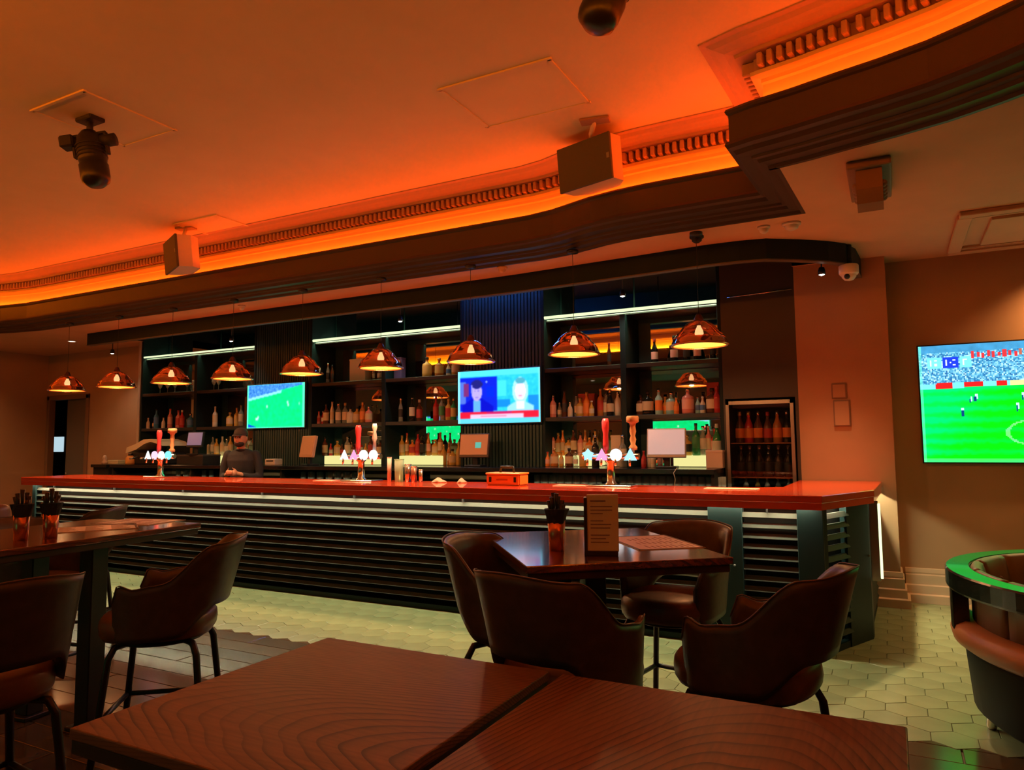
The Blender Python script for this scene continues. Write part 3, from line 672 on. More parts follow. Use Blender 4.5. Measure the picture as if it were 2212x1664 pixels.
# ------------------------------------------------------------------ bottles
def bottle_me(kind, glass, label, cap):
    key = 'bottle_%s_%s_%s_%s' % (kind, glass.name, label.name, cap.name)
    if key in bpy.data.meshes: return bpy.data.meshes[key]
    P = {'wine': (.30, .037, [(0, 0), (.9, 0), (1, .02), (1, .22), (1, .58), (.86, .66), (.42, .74), (.36, .80), (.36, .92), (.40, .93), (.40, 1), (0, 1)]),
         'spirit': (.27, .039, [(0, 0), (.92, 0), (1, .02), (1, .16), (1, .55), (.97, .62), (.5, .72), (.36, .76), (.34, .86), (.42, .87), (.42, 1), (0, 1)]),
         'squat': (.21, .050, [(0, 0), (.9, 0), (1, .04), (1, .18), (1, .56), (.9, .66), (.36, .74), (.28, .78), (.28, .86), (.38, .87), (.38, 1), (0, 1)]),
         'slim': (.30, .028, [(0, 0), (.92, 0), (1, .02), (1, .2), (1, .52), (.9, .62), (.52, .74), (.42, .80), (.42, .9), (.5, .91), (.5, 1), (0, 1)]),
         'champagne': (.32, .046, [(0, 0), (.92, 0), (1, .02), (1, .16), (1, .46), (.86, .58), (.5, .70), (.34, .78), (.34, .86), (.42, .87), (.36, 1), (0, 1)]),
         'small': (.17, .028, [(0, 0), (.92, 0), (1, .03), (1, .2), (1, .5), (.8, .62), (.42, .74), (.38, .8), (.38, .9), (.46, .91), (.46, 1), (0, 1)])}[kind]
    h, r, pr = P; b = B()
    mats = [0, 0, 0, 1] + [0]*(len(pr)-1-4-3) + [0, 2, 2]
    mats = mats[:len(pr)-1]
    b.lathe([(a*r, z*h) for a, z in pr], seg=12, mats=mats)
    return b.mesh(key, [glass, label, cap])
G = {'clear': see_through('clear_bottle_glass', (.80, .82, .76), (.85, .85, .8), .22, .05, False), 'amber': mat('amber_liquor', (.42, .16, .035), .12), 'brown': mat('brown_glass', (.10, .035, .015), .12),
     'green': mat('green_glass', (.03, .22, .08), .12), 'black': mat('black_glass', (.012, .012, .010), .1), 'blue': mat('blue_glass', (.05, .18, .32), .12), 'pale blue': mat('pale_blue_glass', (.28, .55, .60), .15),
     'red': mat('red_liquor', (.45, .03, .03), .15), 'pink': mat('pink_liquor', (.62, .24, .22), .2), 'golden': mat('golden_liquor', (.55, .34, .08), .15), 'white': mat('frosted_white_glass', (.60, .58, .50), .4), 'orange': mat('orange_liquor', (.70, .22, .04), .2)}
LB = {'white': mat('label_white', (.62, .56, .46), .7), 'cream': mat('label_cream', (.58, .46, .30), .7), 'black': mat('label_black', (.02, .02, .02), .6), 'red': mat('label_red', (.42, .04, .03), .6), 'orange': mat('label_orange', (.75, .22, .04), .6), 'gold': mat('label_gold', (.50, .33, .10), .5), 'blue': mat('label_blue', (.06, .16, .40), .6), 'green': mat('label_green', (.05, .25, .10), .6), 'pink': mat('label_pink', (.72, .40, .34), .6)}
CPM = {'black': black, 'gold': mat('cap_gold', (.6, .4, .14), .3, .7), 'silver': chrome, 'red': mat('cap_red', (.4, .03, .03), .4), 'white': mat('cap_white', (.6, .58, .52), .5)}
ORD = 'first second third fourth fifth sixth seventh eighth ninth tenth eleventh twelfth thirteenth fourteenth fifteenth'.split()
def bottle(kind, glass, label, cap, loc, lab, group, s=1.0):
    o = link('bottle', bottle_me(kind, G[glass], LB[label], CPM[cap])); o.location = loc; o.scale = (s, s, s); o.rotation_euler = (0, 0, random.uniform(0, 6))
    return tag(o, lab, 'bottle', group)
def row(items, xs, y, z, where, group):
    for i, (it, x) in enumerate(zip(items, xs)):
        k, g, l, c = it[:4]; s = it[4] if len(it) > 4 else 1.0
        bottle(k, g, l, c, (x, y + (it[5] if len(it) > 5 else random.uniform(-.03, .03)), z), f'{g} bottle, {l} label, {ORD[i]} from left, {where}', group, s)
def xs_px(pxs, py, y): return [at(p, py, Y=y).x for p in pxs]
yb = 7.32
row([('small', 'white', 'white', 'white'), ('small', 'brown', 'cream', 'black'), ('wine', 'blue', 'blue', 'black'), ('small', 'white', 'white', 'silver'), ('wine', 'pink', 'pink', 'red'), ('spirit', 'pink', 'red', 'red'), ('spirit', 'red', 'red', 'white'), ('squat', 'blue', 'blue', 'silver'), ('wine', 'white', 'cream', 'white'), ('squat', 'golden', 'cream', 'gold'), ('spirit', 'golden', 'gold', 'gold'), ('wine', 'clear', 'cream', 'gold')],
    xs_px([322, 331, 341, 352, 364, 386, 395, 412, 467, 496, 508, 524], 900, yb), yb, SH[1], 'lower left shelf', 'bottles on the lower left shelf')
row([('small', 'pink', 'red', 'red'), ('small', 'red', 'white', 'white'), ('spirit', 'brown', 'cream', 'black'), ('slim', 'white', 'cream', 'silver'), ('spirit', 'clear', 'white', 'silver'), ('spirit', 'clear', 'cream', 'gold'), ('squat', 'white', 'white', 'black'), ('squat', 'golden', 'cream', 'black'), ('spirit', 'amber', 'orange', 'gold'), ('squat', 'pink', 'cream', 'silver')],
    xs_px([687, 697, 706, 717, 733, 745, 756, 768, 784, 799], 895, yb), yb, SH[1], 'lower middle shelf, left half', 'bottles on the lower middle shelf')
row([('slim', 'clear', 'black', 'silver', 1.0), ('wine', 'black', 'white', 'silver'), ('spirit', 'brown', 'red', 'white'), ('wine', 'red', 'red', 'red'), ('wine', 'clear', 'green', 'green' if 0 else 'silver'), ('spirit', 'golden', 'red', 'gold'), ('spirit', 'green', 'gold', 'gold')],
    xs_px([868, 892, 904, 940, 957, 970, 981], 895, yb), yb, SH[1], 'lower middle shelf, right half', 'bottles on the lower middle shelf')
row([('spirit', 'pink', 'pink', 'silver', .95), ('small', 'clear', 'white', 'silver'), ('slim', 'brown', 'black', 'black'), ('small', 'white', 'white', 'silver'), ('slim', 'clear', 'cream', 'silver', .8), ('squat', 'golden', 'cream', 'gold'), ('spirit', 'orange', 'orange', 'gold'), ('small', 'golden', 'white', 'white'), ('wine', 'amber', 'red', 'gold'), ('spirit', 'clear', 'white', 'black'), ('champagne', 'black', 'cream', 'gold', .9), ('spirit', 'white', 'white', 'silver')],
    xs_px([1196, 1207, 1220, 1232, 1243, 1252, 1267, 1280, 1296, 1309, 1319, 1333], 880, yb), yb, SH[1], 'lower right shelf, left half', 'bottles on the lower right shelf')
row([('squat', 'brown', 'cream', 'black', 1.05), ('squat', 'black', 'cream', 'black', 1.2), ('spirit', 'pale blue', 'orange', 'silver'), ('small', 'golden', 'orange', 'gold', 1.1), ('squat', 'pale blue', 'cream', 'silver', 1.1), ('small', 'orange', 'orange', 'gold'), ('squat', 'pink', 'pink', 'silver', 1.25), ('small', 'pale blue', 'blue', 'blue' if 0 else 'silver'), ('small', 'white', 'blue', 'white'), ('squat', 'brown', 'cream', 'black', 1.2), ('spirit', 'red', 'red', 'red')],
    xs_px([1383, 1400, 1424, 1436, 1449, 1462, 1487, 1508, 1519, 1539, 1550], 870, yb), yb, SH[1], 'lower right shelf, right half', 'bottles on the lower right shelf')
row([('champagne', 'black', 'pink', 'red', .82), ('champagne', 'black', 'pink', 'black', .86), ('champagne', 'black', 'black', 'black', .8), ('champagne', 'black', 'pink', 'black', .84), ('wine', 'black', 'black', 'red', .8)],
    xs_px([1413, 1457, 1484, 1508, 1541], 765, yb), yb, SH[0], 'upper right shelf under rightmost lamp', 'black bottles on the upper right shelf')
row([('slim', 'brown', 'black', 'red', .85)], xs_px([1315], 770, yb), yb, SH[0], 'upper right shelf, left half', 'bottles on the upper right shelf')
row([('slim', 'clear', 'black', 'silver', .9), ('slim', 'brown', 'black', 'black', .8), ('slim', 'clear', 'cream', 'black', .6), ('small', 'clear', 'white', 'silver')], xs_px([710, 720, 805, 822], 810, yb), yb, SH[0], 'upper middle shelf, left half', 'bottles on the upper middle shelf')
row([('squat', 'golden', 'gold', 'black', 1.2), ('squat', 'amber', 'gold', 'gold', 1.1), ('small', 'white', 'blue', 'black'), ('squat', 'golden', 'cream', 'black')], xs_px([921, 946, 966, 986], 800, yb), yb, SH[0], 'upper middle shelf, right half', 'bottles on the upper middle shelf')
# back counter groups
def run(px0, px1, n, py, y, z, where, group, pal, kinds=('spirit', 'wine', 'squat', 'slim')):
    it = []
    for i in range(n):
        g, l, c = pal[i % len(pal)]; it.append((kinds[(i*7+n) % len(kinds)], g, l, c, .95))
    row(it, xs_px([px0 + (px1-px0)*i/max(1, n-1) for i in range(n)], py, y), y, z, where, group)
ST = BC+.116
run(704, 824, 11, 985, 7.42, ST, 'lit step under middle shelves, left half', 'bottles on the lit steps', [('brown', 'cream', 'black'), ('red', 'white', 'red'), ('golden', 'cream', 'gold'), ('brown', 'red', 'black'), ('clear', 'white', 'silver')], ('small', 'squat', 'small', 'spirit'))
run(866, 952, 8, 985, 7.42, ST, 'lit step under middle shelves, right half', 'bottles on the lit steps', [('golden', 'cream', 'gold'), ('amber', 'cream', 'red'), ('orange', 'red', 'gold'), ('red', 'red', 'black'), ('black', 'black', 'black'), ('amber', 'pink', 'silver')])
run(957, 990, 4, 990, 7.36, BC, 'back counter left of tan monitor', 'bottles on the back counter', [('golden', 'gold', 'gold'), ('amber', 'cream', 'gold'), ('golden', 'cream', 'black')])
run(1194, 1288, 9, 990, 7.42, ST, 'lit step under right shelves, left half', 'bottles on the lit steps', [('pink', 'pink', 'black'), ('amber', 'cream', 'gold'), ('orange', 'cream', 'gold'), ('golden', 'white', 'black'), ('brown', 'cream', 'silver')])
run(1184, 1260, 6, 1005, 7.18, BC, 'back counter under right shelves', 'bottles on the back counter', [('orange', 'pink', 'red'), ('amber', 'cream', 'gold'), ('golden', 'cream', 'gold'), ('brown', 'cream', 'black'), ('clear', 'white', 'silver'), ('golden', 'gold', 'gold')], ('small', 'squat'))
row([('wine', 'black', 'black', 'silver', 1.1), ('wine', 'clear', 'white', 'silver', 1.1), ('small', 'red', 'red', 'red', 1.0), ('small', 'white', 'white', 'white'), ('small', 'white', 'cream', 'red'), ('small', 'pink', 'pink', 'white')], xs_px([1289, 1345, 1393, 1404, 1413, 1425], 1005, 7.16), 7.16, BC, 'back counter beside wooden tap handle', 'bottles on the back counter')
row([('squat', 'golden', 'black', 'gold', 1.0), ('wine', 'green', 'green', 'black', 1.1), ('wine', 'clear', 'white', 'silver'), ('wine', 'pink', 'cream', 'white', 1.0), ('champagne', 'green', 'white', 'white', 1.0), ('spirit', 'red', 'pink', 'red')], xs_px([1484, 1506, 1520, 1531, 1551, 1546], 985, 7.42), 7.42, ST, 'lit step beside grey till screen', 'bottles on the lit steps')
run(446, 500, 6, 985, 7.42, ST, 'lit step behind the bartender', 'bottles on the lit steps', [('white', 'cream', 'white'), ('clear', 'white', 'silver'), ('golden', 'cream', 'gold')], ('spirit', 'wine'))
# fridge bottles
fy = 7.42
row([('champagne', 'brown', 'orange', 'gold', .98, 0), ('champagne', 'red', 'orange', 'gold', .98, 0), ('champagne', 'brown', 'orange', 'silver', .98, 0), ('champagne', 'brown', 'red', 'red', .95, 0), ('champagne', 'amber', 'orange', 'silver', .98, 0), ('champagne', 'black', 'orange', 'silver', .98, 0)], [-1.34, -1.255, -1.165, -1.075, -.985, -.895], fy, .9+.53, 'top rack of the fridge', 'bottles in the fridge')
row([('champagne', 'black', 'black', 'silver', .95, 0)]*6, [-1.34, -1.255, -1.165, -1.075, -.985, -.895], fy, .9+.20, 'middle rack of the fridge', 'bottles in the fridge')
row([('small', 'white', 'cream', 'white', 1, 0), ('small', 'golden', 'white', 'gold', 1, 0), ('small', 'white', 'cream', 'silver', 1, 0), ('small', 'clear', 'cream', 'silver', 1, 0), ('small', 'white', 'white', 'gold', 1, 0)], [-1.30, -1.19, -1.10, -1.0, -.9], fy, .9+.02, 'bottom of the fridge', 'bottles in the fridge')
# glasses on the open shelf below the back counter
gg = see_through('tumbler_glass', (.86, .88, .86), (.8, .85, .82), .30, .05, False)
b = B(); b.lathe([(0, 0), (.028, 0), (.031, .006), (.036, .14), (.034, .14), (.029, .012), (0, .012)], seg=10); glass_me = b.mesh('tumbler', gg)
for seg_i, (pa, pb, n) in enumerate(((385, 450, 8), (655, 770, 13), (1160, 1290, 16), (1345, 1558, 26))):
    for i in range(n):
        x = at(pa+(pb-pa)*i/(n-1), 1030, Y=6.95).x
        o = link('tumbler', glass_me); o.location = (x, 6.95+.05*(i % 2), .97+.002)
        wh_ = ('below the left shelves', 'below the middle shelves', 'below the ribbed panel and news screen', 'below the grey till and right shelves')[seg_i]
        nth = str(i+1) + ('st' if (i+1) % 10 == 1 and i != 10 else 'nd' if (i+1) % 10 == 2 and i != 11 else 'rd' if (i+1) % 10 == 3 and i != 12 else 'th')
        tag(o, f'clear tumbler, {nth} from left in the glass row {wh_}', 'glass', 'tumblers under the back counter')
# stemmed glasses on the upper left shelf
b = B(); b.lathe([(0, 0), (.034, 0), (.034, .004), (.005, .01), (.004, .08), (.02, .095), (.036, .13), (.034, .18), (.032, .18), (.033, .13), (.004, .1), (0, .1)], seg=12); stem_me = b.mesh('wine_glass', gg)
for i, px in enumerate((346, 362, 378, 404, 420, 462, 472)):
    o = link('wine_glass', stem_me); o.location = (at(px, 840, Y=7.36).x, 7.36, SH[0]); tag(o, f'stemmed glass on the upper left shelf, {ORD[i]} of seven from the left', 'glass', 'stemmed glasses on the upper left shelf')
# boxes and pictures on the shelves
tan = mat('tan_carton', (.46, .27, .15), .7); whitebox = mat('white_carton', (.66, .52, .44), .7)
def box_thing(nm, lab, cat, px0, px1, y, z, h, d, m, lidm=None):
    a = at(px0, 900, Y=y).x; c = at(px1, 900, Y=y).x; t = thing(nm, lab, cat, ((a+c)/2, y, z)); hw = (c-a)/2
    b = B(); b.box(-hw, hw, 0, d, 0, h, .004, 1); part('body', b, m, t)
    b = B(); b.box(-hw-.002, hw+.002, -.002, d+.002, h-.02, h+.003, .002, 1); part('lid', b, lidm or m, t)
    return t
box_thing('gift_box', 'tall tan gift box on the upper middle shelf', 'box', 754, 788, 7.34, SH[0], .30, .12, tan)
box_thing('gift_box', 'purple carton behind the sixth lamp on the upper middle shelf', 'box', 850, 866, 7.36, SH[0], .28, .1, mat('purple_carton', (.12, .09, .25), .6))
box_thing('gift_box', 'red carton behind the bottles on the lower right shelf', 'box', 1250, 1285, 7.46, SH[1], .26, .1, mat('red_carton', (.40, .04, .025), .6))
box_thing('gift_box', 'red carton at the right end of the lower right shelf', 'box', 1528, 1555, 7.46, SH[1], .32, .1, mat('red_carton', (.40, .04, .025), .6))
box_thing('carton', 'pale pink carton at the right end of the back counter', 'box', 1522, 1558, 7.10, BC, .17, .16, whitebox)
box_thing('card_holder', 'white card standing beside the red tap handle', 'card', 1318, 1340, 7.30, BC, .33, .03, mat('white_card', (.7, .62, .52), .7))
box_thing('coffee_box', 'small white box at the far left end of the back counter', 'box', 236, 258, 6.95, BC, .055, .12, mat('pale_box', (.70, .66, .44), .6))
box_thing('cash_till', 'black till with a grey label plate at the left end of the back counter', 'till', 384, 440, 6.8, BC, .14, .3, blackm, mat('dark_grey', (.06, .055, .05), .5))
# ------------------------------------------------------------------ beer taps on the counter
red_h = mat('red_handle', (.62, .05, .06), .3); wood_h = mat('turned_wood', (.52, .27, .12), .45)
def tap_tower(px, where, handle2, badges, wid=.50):
    x = at(px, 1040, Y=5.78).x
    t = thing('beer_tap', f'chrome beer tap tower with lit badges, {where}', 'beer tap', (x, 5.78, CT))
    b = B(); b.box(-.20, .20, -.09, .10, .0, .012, .003, 1); part('drip_tray', b, chrome, t)
    b = B(); b.lathe([(0, 0), (.055, 0), (.055, .02), (.036, .035), (.032, .19), (.05, .21), (.05, .24), (0, .24)], seg=20); part('column', b, chrome, t, smooth=True)
    b = B(); b.tube([(-wid/2, 0, .25), (wid/2, 0, .25)], .028, 12); part('cross_bar', b, chrome, t)
    n = len(badges)
    for i, (c, shape) in enumerate(badges):
        xx = -wid/2 + wid*(i+.5)/n; b = B()
        if shape == 'disc': b.lathe([(0, 0), (.052, 0), (.052, .014), (0, .014)], seg=24)
        elif shape == 'triangle': b.prism([(-.055, -.045), (.055, -.045), (0, .055)], 0, .014)
        else: b.prism([((.055 if k % 2 == 0 else .036)*math.cos(PI/2+k*PI/5), (.055 if k % 2 == 0 else .036)*math.sin(PI/2+k*PI/5)) for k in range(10)], 0, .014)
        bmesh.ops.transform(b.bm, matrix=Matrix.Translation((xx, -.034, .262)) @ Matrix.Rotation(PI/2, 4, 'X'), verts=b.bm.verts)
        part('badge', b, emitter('badge_%d_%d_%d' % tuple(int(100*q) for q in c), c, 1.3), t)
        b = B(); b.tube([(xx, -.02, .235), (xx, -.055, .225), (xx, -.06, .17)], .010, 8); part('spout', b, chrome, t)
    def handle(nm, xx, m, prof):
        b = B(); b.lathe([(0, .27)] + [(.012, .27), (.012, .30)] + [(r, .30+z) for r, z in prof] + [(0, .30+prof[-1][1])], (xx, 0, 0), seg=14); part(nm, b, m, t, smooth=True)
    handle('tap_handle', -.04, red_h, [(.022, 0), (.026, .05), (.022, .14), (.030, .19), (.032, .24), (.022, .27)])
    if handle2 == 'wood': handle('tap_handle', .20, wood_h, [(.032, 0), (.036, .025), (.018, .05), (.028, .09), (.018, .12), (.028, .155), (.022, .20), (.030, .225), (.052, .235), (.052, .275), (.046, .285)])
    else:
        handle('tap_handle', .17, mat('white_handle', (.6, .55, .5), .3), [(.02, 0), (.016, .1), (.028, .13), (.016, .2), (.028, .24), (.02, .28)])
W_, P_, K_, Bl = (1, 1, 1), (1, .35, .62), (1, .55, .75), (.42, .78, 1)
tap_tower(346, 'left one of the three', 'wood', [(W_, 'triangle'), ((1, .62, .9), 'disc'), (W_, 'disc'), ((.25, .85, 1), 'disc')])
tap_tower(780, 'middle one of the three', 'white', [((.9, .95, .9), 'triangle'), (P_, 'triangle'), (W_, 'disc'), (W_, 'disc')])
tap_tower(1320, 'right one of the three', 'wood', [(Bl, 'star'), (P_, 'triangle'), (W_, 'disc'), (Bl, 'triangle')])

# ------------------------------------------------------------------ tills and monitors
def monitor(lab, cx, yaw, w, h, m, screen_img=None, z=BC, back=False, tilt=-.18, y=7.0, extra=None):
    t = thing('till_monitor', lab, 'monitor', (cx, y, z), yaw)
    b = B(); b.box(-.10, .10, -.08, .10, 0, .02, .005, 1); part('base', b, black, t)
    b = B(); b.box(-.03, .03, .0, .03, .02, .16); part('stand', b, black, t)
    M4 = Matrix.Translation((0, -.01, .10+h/2)) @ Matrix.Rotation(tilt, 4, 'X')
    b = B(); b.box(-w/2, w/2, -.02, .02, -h/2, h/2, .006, 1, mtx=M4); part('casing', b, m, t)
    b = B(); b.box(-w/2+.012, w/2-.012, -.024, -.019, -h/2+.03, h/2-.012, mtx=M4); part('screen', b, screen_img or m, t)
    if extra: b = B(); b.box(.02, .09, -.028, -.023, -.03, .035, mtx=M4); part('window', b, extra, t)
    return t
tanmon = mat('tan_monitor_face', (.60, .36, .22), .5); grey_case = mat('pale_grey_casing', (.5, .46, .43), .5)
monitor('tan-backed till screen left of the middle shelves', at(668, 960, Y=7.0).x, -.35, .36, .28, tanmon)
monitor('tan till screen with a small green window, under the news screen', at(1026, 960, Y=7.0).x, .1, .36, .27, mat('dark_tan', (.10, .06, .04), .5), tanmon, extra=emitter('till_window', (.18, .62, .48), .8))
monitor('pale grey till screen leaning back beside the right tap tower', at(1437, 960, Y=6.95).x, .12, .38, .29, grey_case, mat('pale_screen', (.55, .50, .50), .25, emit=(.8, .72, .74), es=.35))
monitor('small violet-lit till screen behind the left tap tower', at(424, 955, Y=6.85).x, .2, .26, .22, blackm, mat('violet_screen', (.1, .08, .14), .3, emit=(.35, .28, .45), es=.35), z=BC+.14, y=6.85)
# keyboard shelf left of the middle unit
x = at(590, 1000, Y=6.95).x
t = thing('receipt_printer', 'small white receipt printer on the back counter beside the bartender', 'printer', (x, 6.95, BC)); b = B(); b.box(-.09, .09, -.06, .08, 0, .085, .008, 1); part('body', b, mat('printer_white', (.5, .45, .42), .5), t); b = B(); b.box(-.06, .06, -.064, -.058, .05, .065); part('paper_slot', b, black, t)
# coffee machine hood, jar, sponge bottle at the far left
x = at(330, 960, Y=6.95).x
t = thing('coffee_machine', 'espresso machine with a pale curved hood at the left end of the back counter', 'coffee machine', (x, 6.95, BC))
b = B(); b.box(-.34, .34, -.12, .30, 0, .17, .02, 2); part('body', b, blackm, t)
b = B(); pr = [(-.42, .17), (-.40, .25), (-.20, .30), (-.02, .365), (.16, .37), (.34, .33), (.40, .27), (.30, .30), (.14, .33), (0, .30), (-.18, .22), (-.38, .17)]
b.ring_loft([[(px_, y_, pz_) for px_, pz_ in pr] for y_ in (-.14, .30)]); part('hood', b, mat('pale_hood', (.62, .58, .44), .3), t)
for s in (-.12, .12):
    b = B(); b.tube([(s, -.12, .12), (s, -.2, .10), (s, -.28, .09)], .014, 8); part('handle', b, chrome, t)
t = thing('honey_jar', 'amber jar on the back counter beside the coffee machine', 'jar', (at(281, 1000, Y=6.8).x, 6.8, BC)); b = B(); b.lathe([(0, 0), (.06, 0), (.07, .02), (.06, .10), (.035, .13), (0, .13)], seg=16); part('body', b, mat('honey', (.62, .30, .08), .25), t, smooth=True); b = B(); b.lathe([(0, .13), (.03, .13), (.03, .16), (0, .16)], seg=16); part('lid', b, black, t)
t = thing('hand_bell', 'small pale figure-shaped bottle at the far left end of the back counter', 'bottle', (at(226, 1000, Y=6.9).x, 6.9, BC)); b = B(); b.lathe([(0, 0), (.04, 0), (.045, .03), (.028, .06), (.034, .09), (.02, .13), (0, .14)], seg=14); part('body', b, mat('pale_ceramic', (.58, .42, .32), .4), t, smooth=True)
# ------------------------------------------------------------------ things on the countertop
x = at(1096, 1040, Y=5.62).x; t = thing('caddy_box', 'orange tool-style box with a black handle on the countertop', 'box', (x, 5.62, CT))
orange_box = mat('orange_plastic', (.85, .25, .035), .4)
b = B(); b.prism([(-.165, -.09), (.165, -.09), (.165, .09), (-.165, .09)], 0, .10); bmesh.ops.bevel(b.bm, geom=b.bm.edges[:], offset=.012, segments=2, affect='EDGES'); part('body', b, orange_box, t)
b = B(); b.box(-.17, .17, -.094, .094, .095, .112, .006, 1); part('lid', b, orange_box, t)
for s in (-1, 1): b = B(); b.box(s*.122-.012, s*.122+.012, -.096, -.088, .03, .075, .003, 1); part('latch', b, black, t)
b = B(); b.tube([(-.07, 0, .105), (-.06, 0, .16), (.06, 0, .16), (.07, 0, .105)], .012, 8); part('handle', b, black, t)
b = B(); b.box(-.06, .05, -.0925, -.0895, .045, .058); part('embossed_strip', b, mat('orange_dark', (.5, .11, .02), .5), t)
steel_cup = mat('steel_tumbler', (.50, .44, .38), .25, .9); green_glass = see_through('green_pint', (.55, .72, .56), (.8, .9, .8), .3, .05, False)
for i, (px, r, h, m, lab) in enumerate(((841, .022, .24, whitebox, 'thin white straw tub standing left of the green jug on the countertop'), (862, .048, .22, green_glass, 'tall greenish glass jug among the steel cups on the countertop'), (881, .034, .17, steel_cup, 'steel shaker cup right of the greenish jug'), (894, .032, .15, mat('copper_cup', (.50, .24, .16), .3, .8), 'copper shaker cup, shorter one of the pair by the jug'), (909, .022, .12, steel_cup, 'small steel jigger at the right end of the shaker row'))):
    x = at(px, 1038, Y=5.80).x; t = thing('shaker_cup', lab, 'cup', (x, 5.80, CT))
    b = B(); b.lathe([(0, 0), (r*.85, 0), (r, h), (r*.9, h), (r*.78, .01), (0, .01)], seg=18); part('body', b, m, t, smooth=True)
    b = B(); b.lathe([(r*.98, h-.006), (r*1.06, h-.004), (r*1.06, h+.003), (r*.92, h+.003)], seg=18); part('rim', b, m, t)
for px, lab, sx in ((947, 'crumpled pale cloth on the countertop right of the shakers', .085), (997, 'small folded pale cloth on the countertop left of the orange box', .05)):
    x = at(px, 1042, Y=5.8).x; b = B()
    rings = []
    for k in range(6):
        f = 1-.17*k; rings.append([(sx*f*math.cos(a)*(1+.15*math.sin(3*a+k)), .05*f*math.sin(a)*(1+.2*math.sin(2*a+2*k)), .008*k+.004*math.sin(4*a+k)+.004*(k > 0)) for a in [2*PI*q/18 for q in range(18)]])
    for p in range(18): rings[0][p] = (rings[0][p][0], rings[0][p][1], 0)
    b.ring_loft(rings); o = solid('bar_cloth', b, mat('pink_cloth', (.62, .36, .27), .8), lab, 'cloth', (x, 5.8, CT), smooth=True)
for px, lab, w_ in ((705, 'flat pale bar mat left of the middle taps', .25), (1235, 'flat pale bar mat left of the right taps', .3), (1580, 'thin pale paper strip on the right part of the countertop', .4)):
    x = at(px, 1050, Y=5.72).x; b = B(); b.box(-w_/2, w_/2, -.07, .07, 0, .006, .002, 1); solid('bar_mat', b, mat('pale_mat', (.66, .42, .30), .5), lab, 'mat', (x, 5.72, CT))
# charging cable hanging from the grey till
b = B(); b.tube([at(1462, 1012, Y=6.70), at(1455, 1022, Y=6.69), at(1459, 1036, Y=6.69), at(1455, 1060, Y=6.70)], .004, 6); solid('power_cable', b, mat('pale_cable', (.55, .52, .46), .5), 'pale cable looping over the front of the back counter below the grey till', 'cable')

# ------------------------------------------------------------------ ceiling fittings
def projector_lamp(loc, rot, lab):
    t = thing('stage_lamp', lab, 'spotlight', loc)
    b = B(); b.box(-.09, .09, -.06, .06, -.035, 0, .008, 1); part('base_plate', b, blackm, t)
    b = B(); b.tube([(0, 0, -.03), (0, 0, -.12)], .022, 10); part('stem', b, blackm, t)
    M4 = Matrix.Translation((0, 0, -.15)) @ rot
    b = B()
    for s in (-1, 1): b.box(s*.115-.008, s*.115+.008, -.02, .02, -.14, .02)
    b.box(-.123, .123, -.02, .02, .012, .028); bmesh.ops.transform(b.bm, matrix=M4, verts=b.bm.verts); part('yoke', b, blackm, t)
    b = B(); b.lathe([(0, .05), (.05, .045), (.085, 0), (.095, -.06), (.095, -.17), (.088, -.20), (.098, -.21), (.098, -.30), (.09, -.335), (.05, -.37), (0, -.375)], seg=22, mtx=M4); part('body', b, mat('lamp_black', (.014, .012, .010), .35), t, smooth=True)
    for k in range(4):
        b = B(); b.lathe([(.094, -.06-.028*k), (.102, -.062-.028*k), (.102, -.070-.028*k), (.094, -.072-.028*k)], seg=20, mtx=M4); part('cooling_fin', b, blackm, t)
    b = B(); b.box(-.20, -.10, -.05, .05, -.06, .03, .012, 1, mtx=M4); part('side_clamp', b, blackm, t)
    b = B(); b.lathe([(0, -.05), (.045, -.05), (.045, .05), (0, .05)], seg=14, mtx=M4 @ Matrix.Translation((.13, 0, -.04)) @ Matrix.Rotation(PI/2, 4, 'Y')); part('knob', b, blackm, t)
p = at(195, 255, Z=ZT); projector_lamp((p.x, p.y, ZT), Matrix.Rotation(.55, 4, 'Z') @ Matrix.Rotation(-.18, 4, 'Y'), 'black stage lamp hanging from the orange ceiling at the left')
p = at(1345, -150, Z=ZT); projector_lamp((p.x, p.y, ZT), Matrix.Rotation(.55, 4, 'Z') @ Matrix.Rotation(.42, 4, 'Y'), 'black stage lamp cut off by the upper edge of the picture')
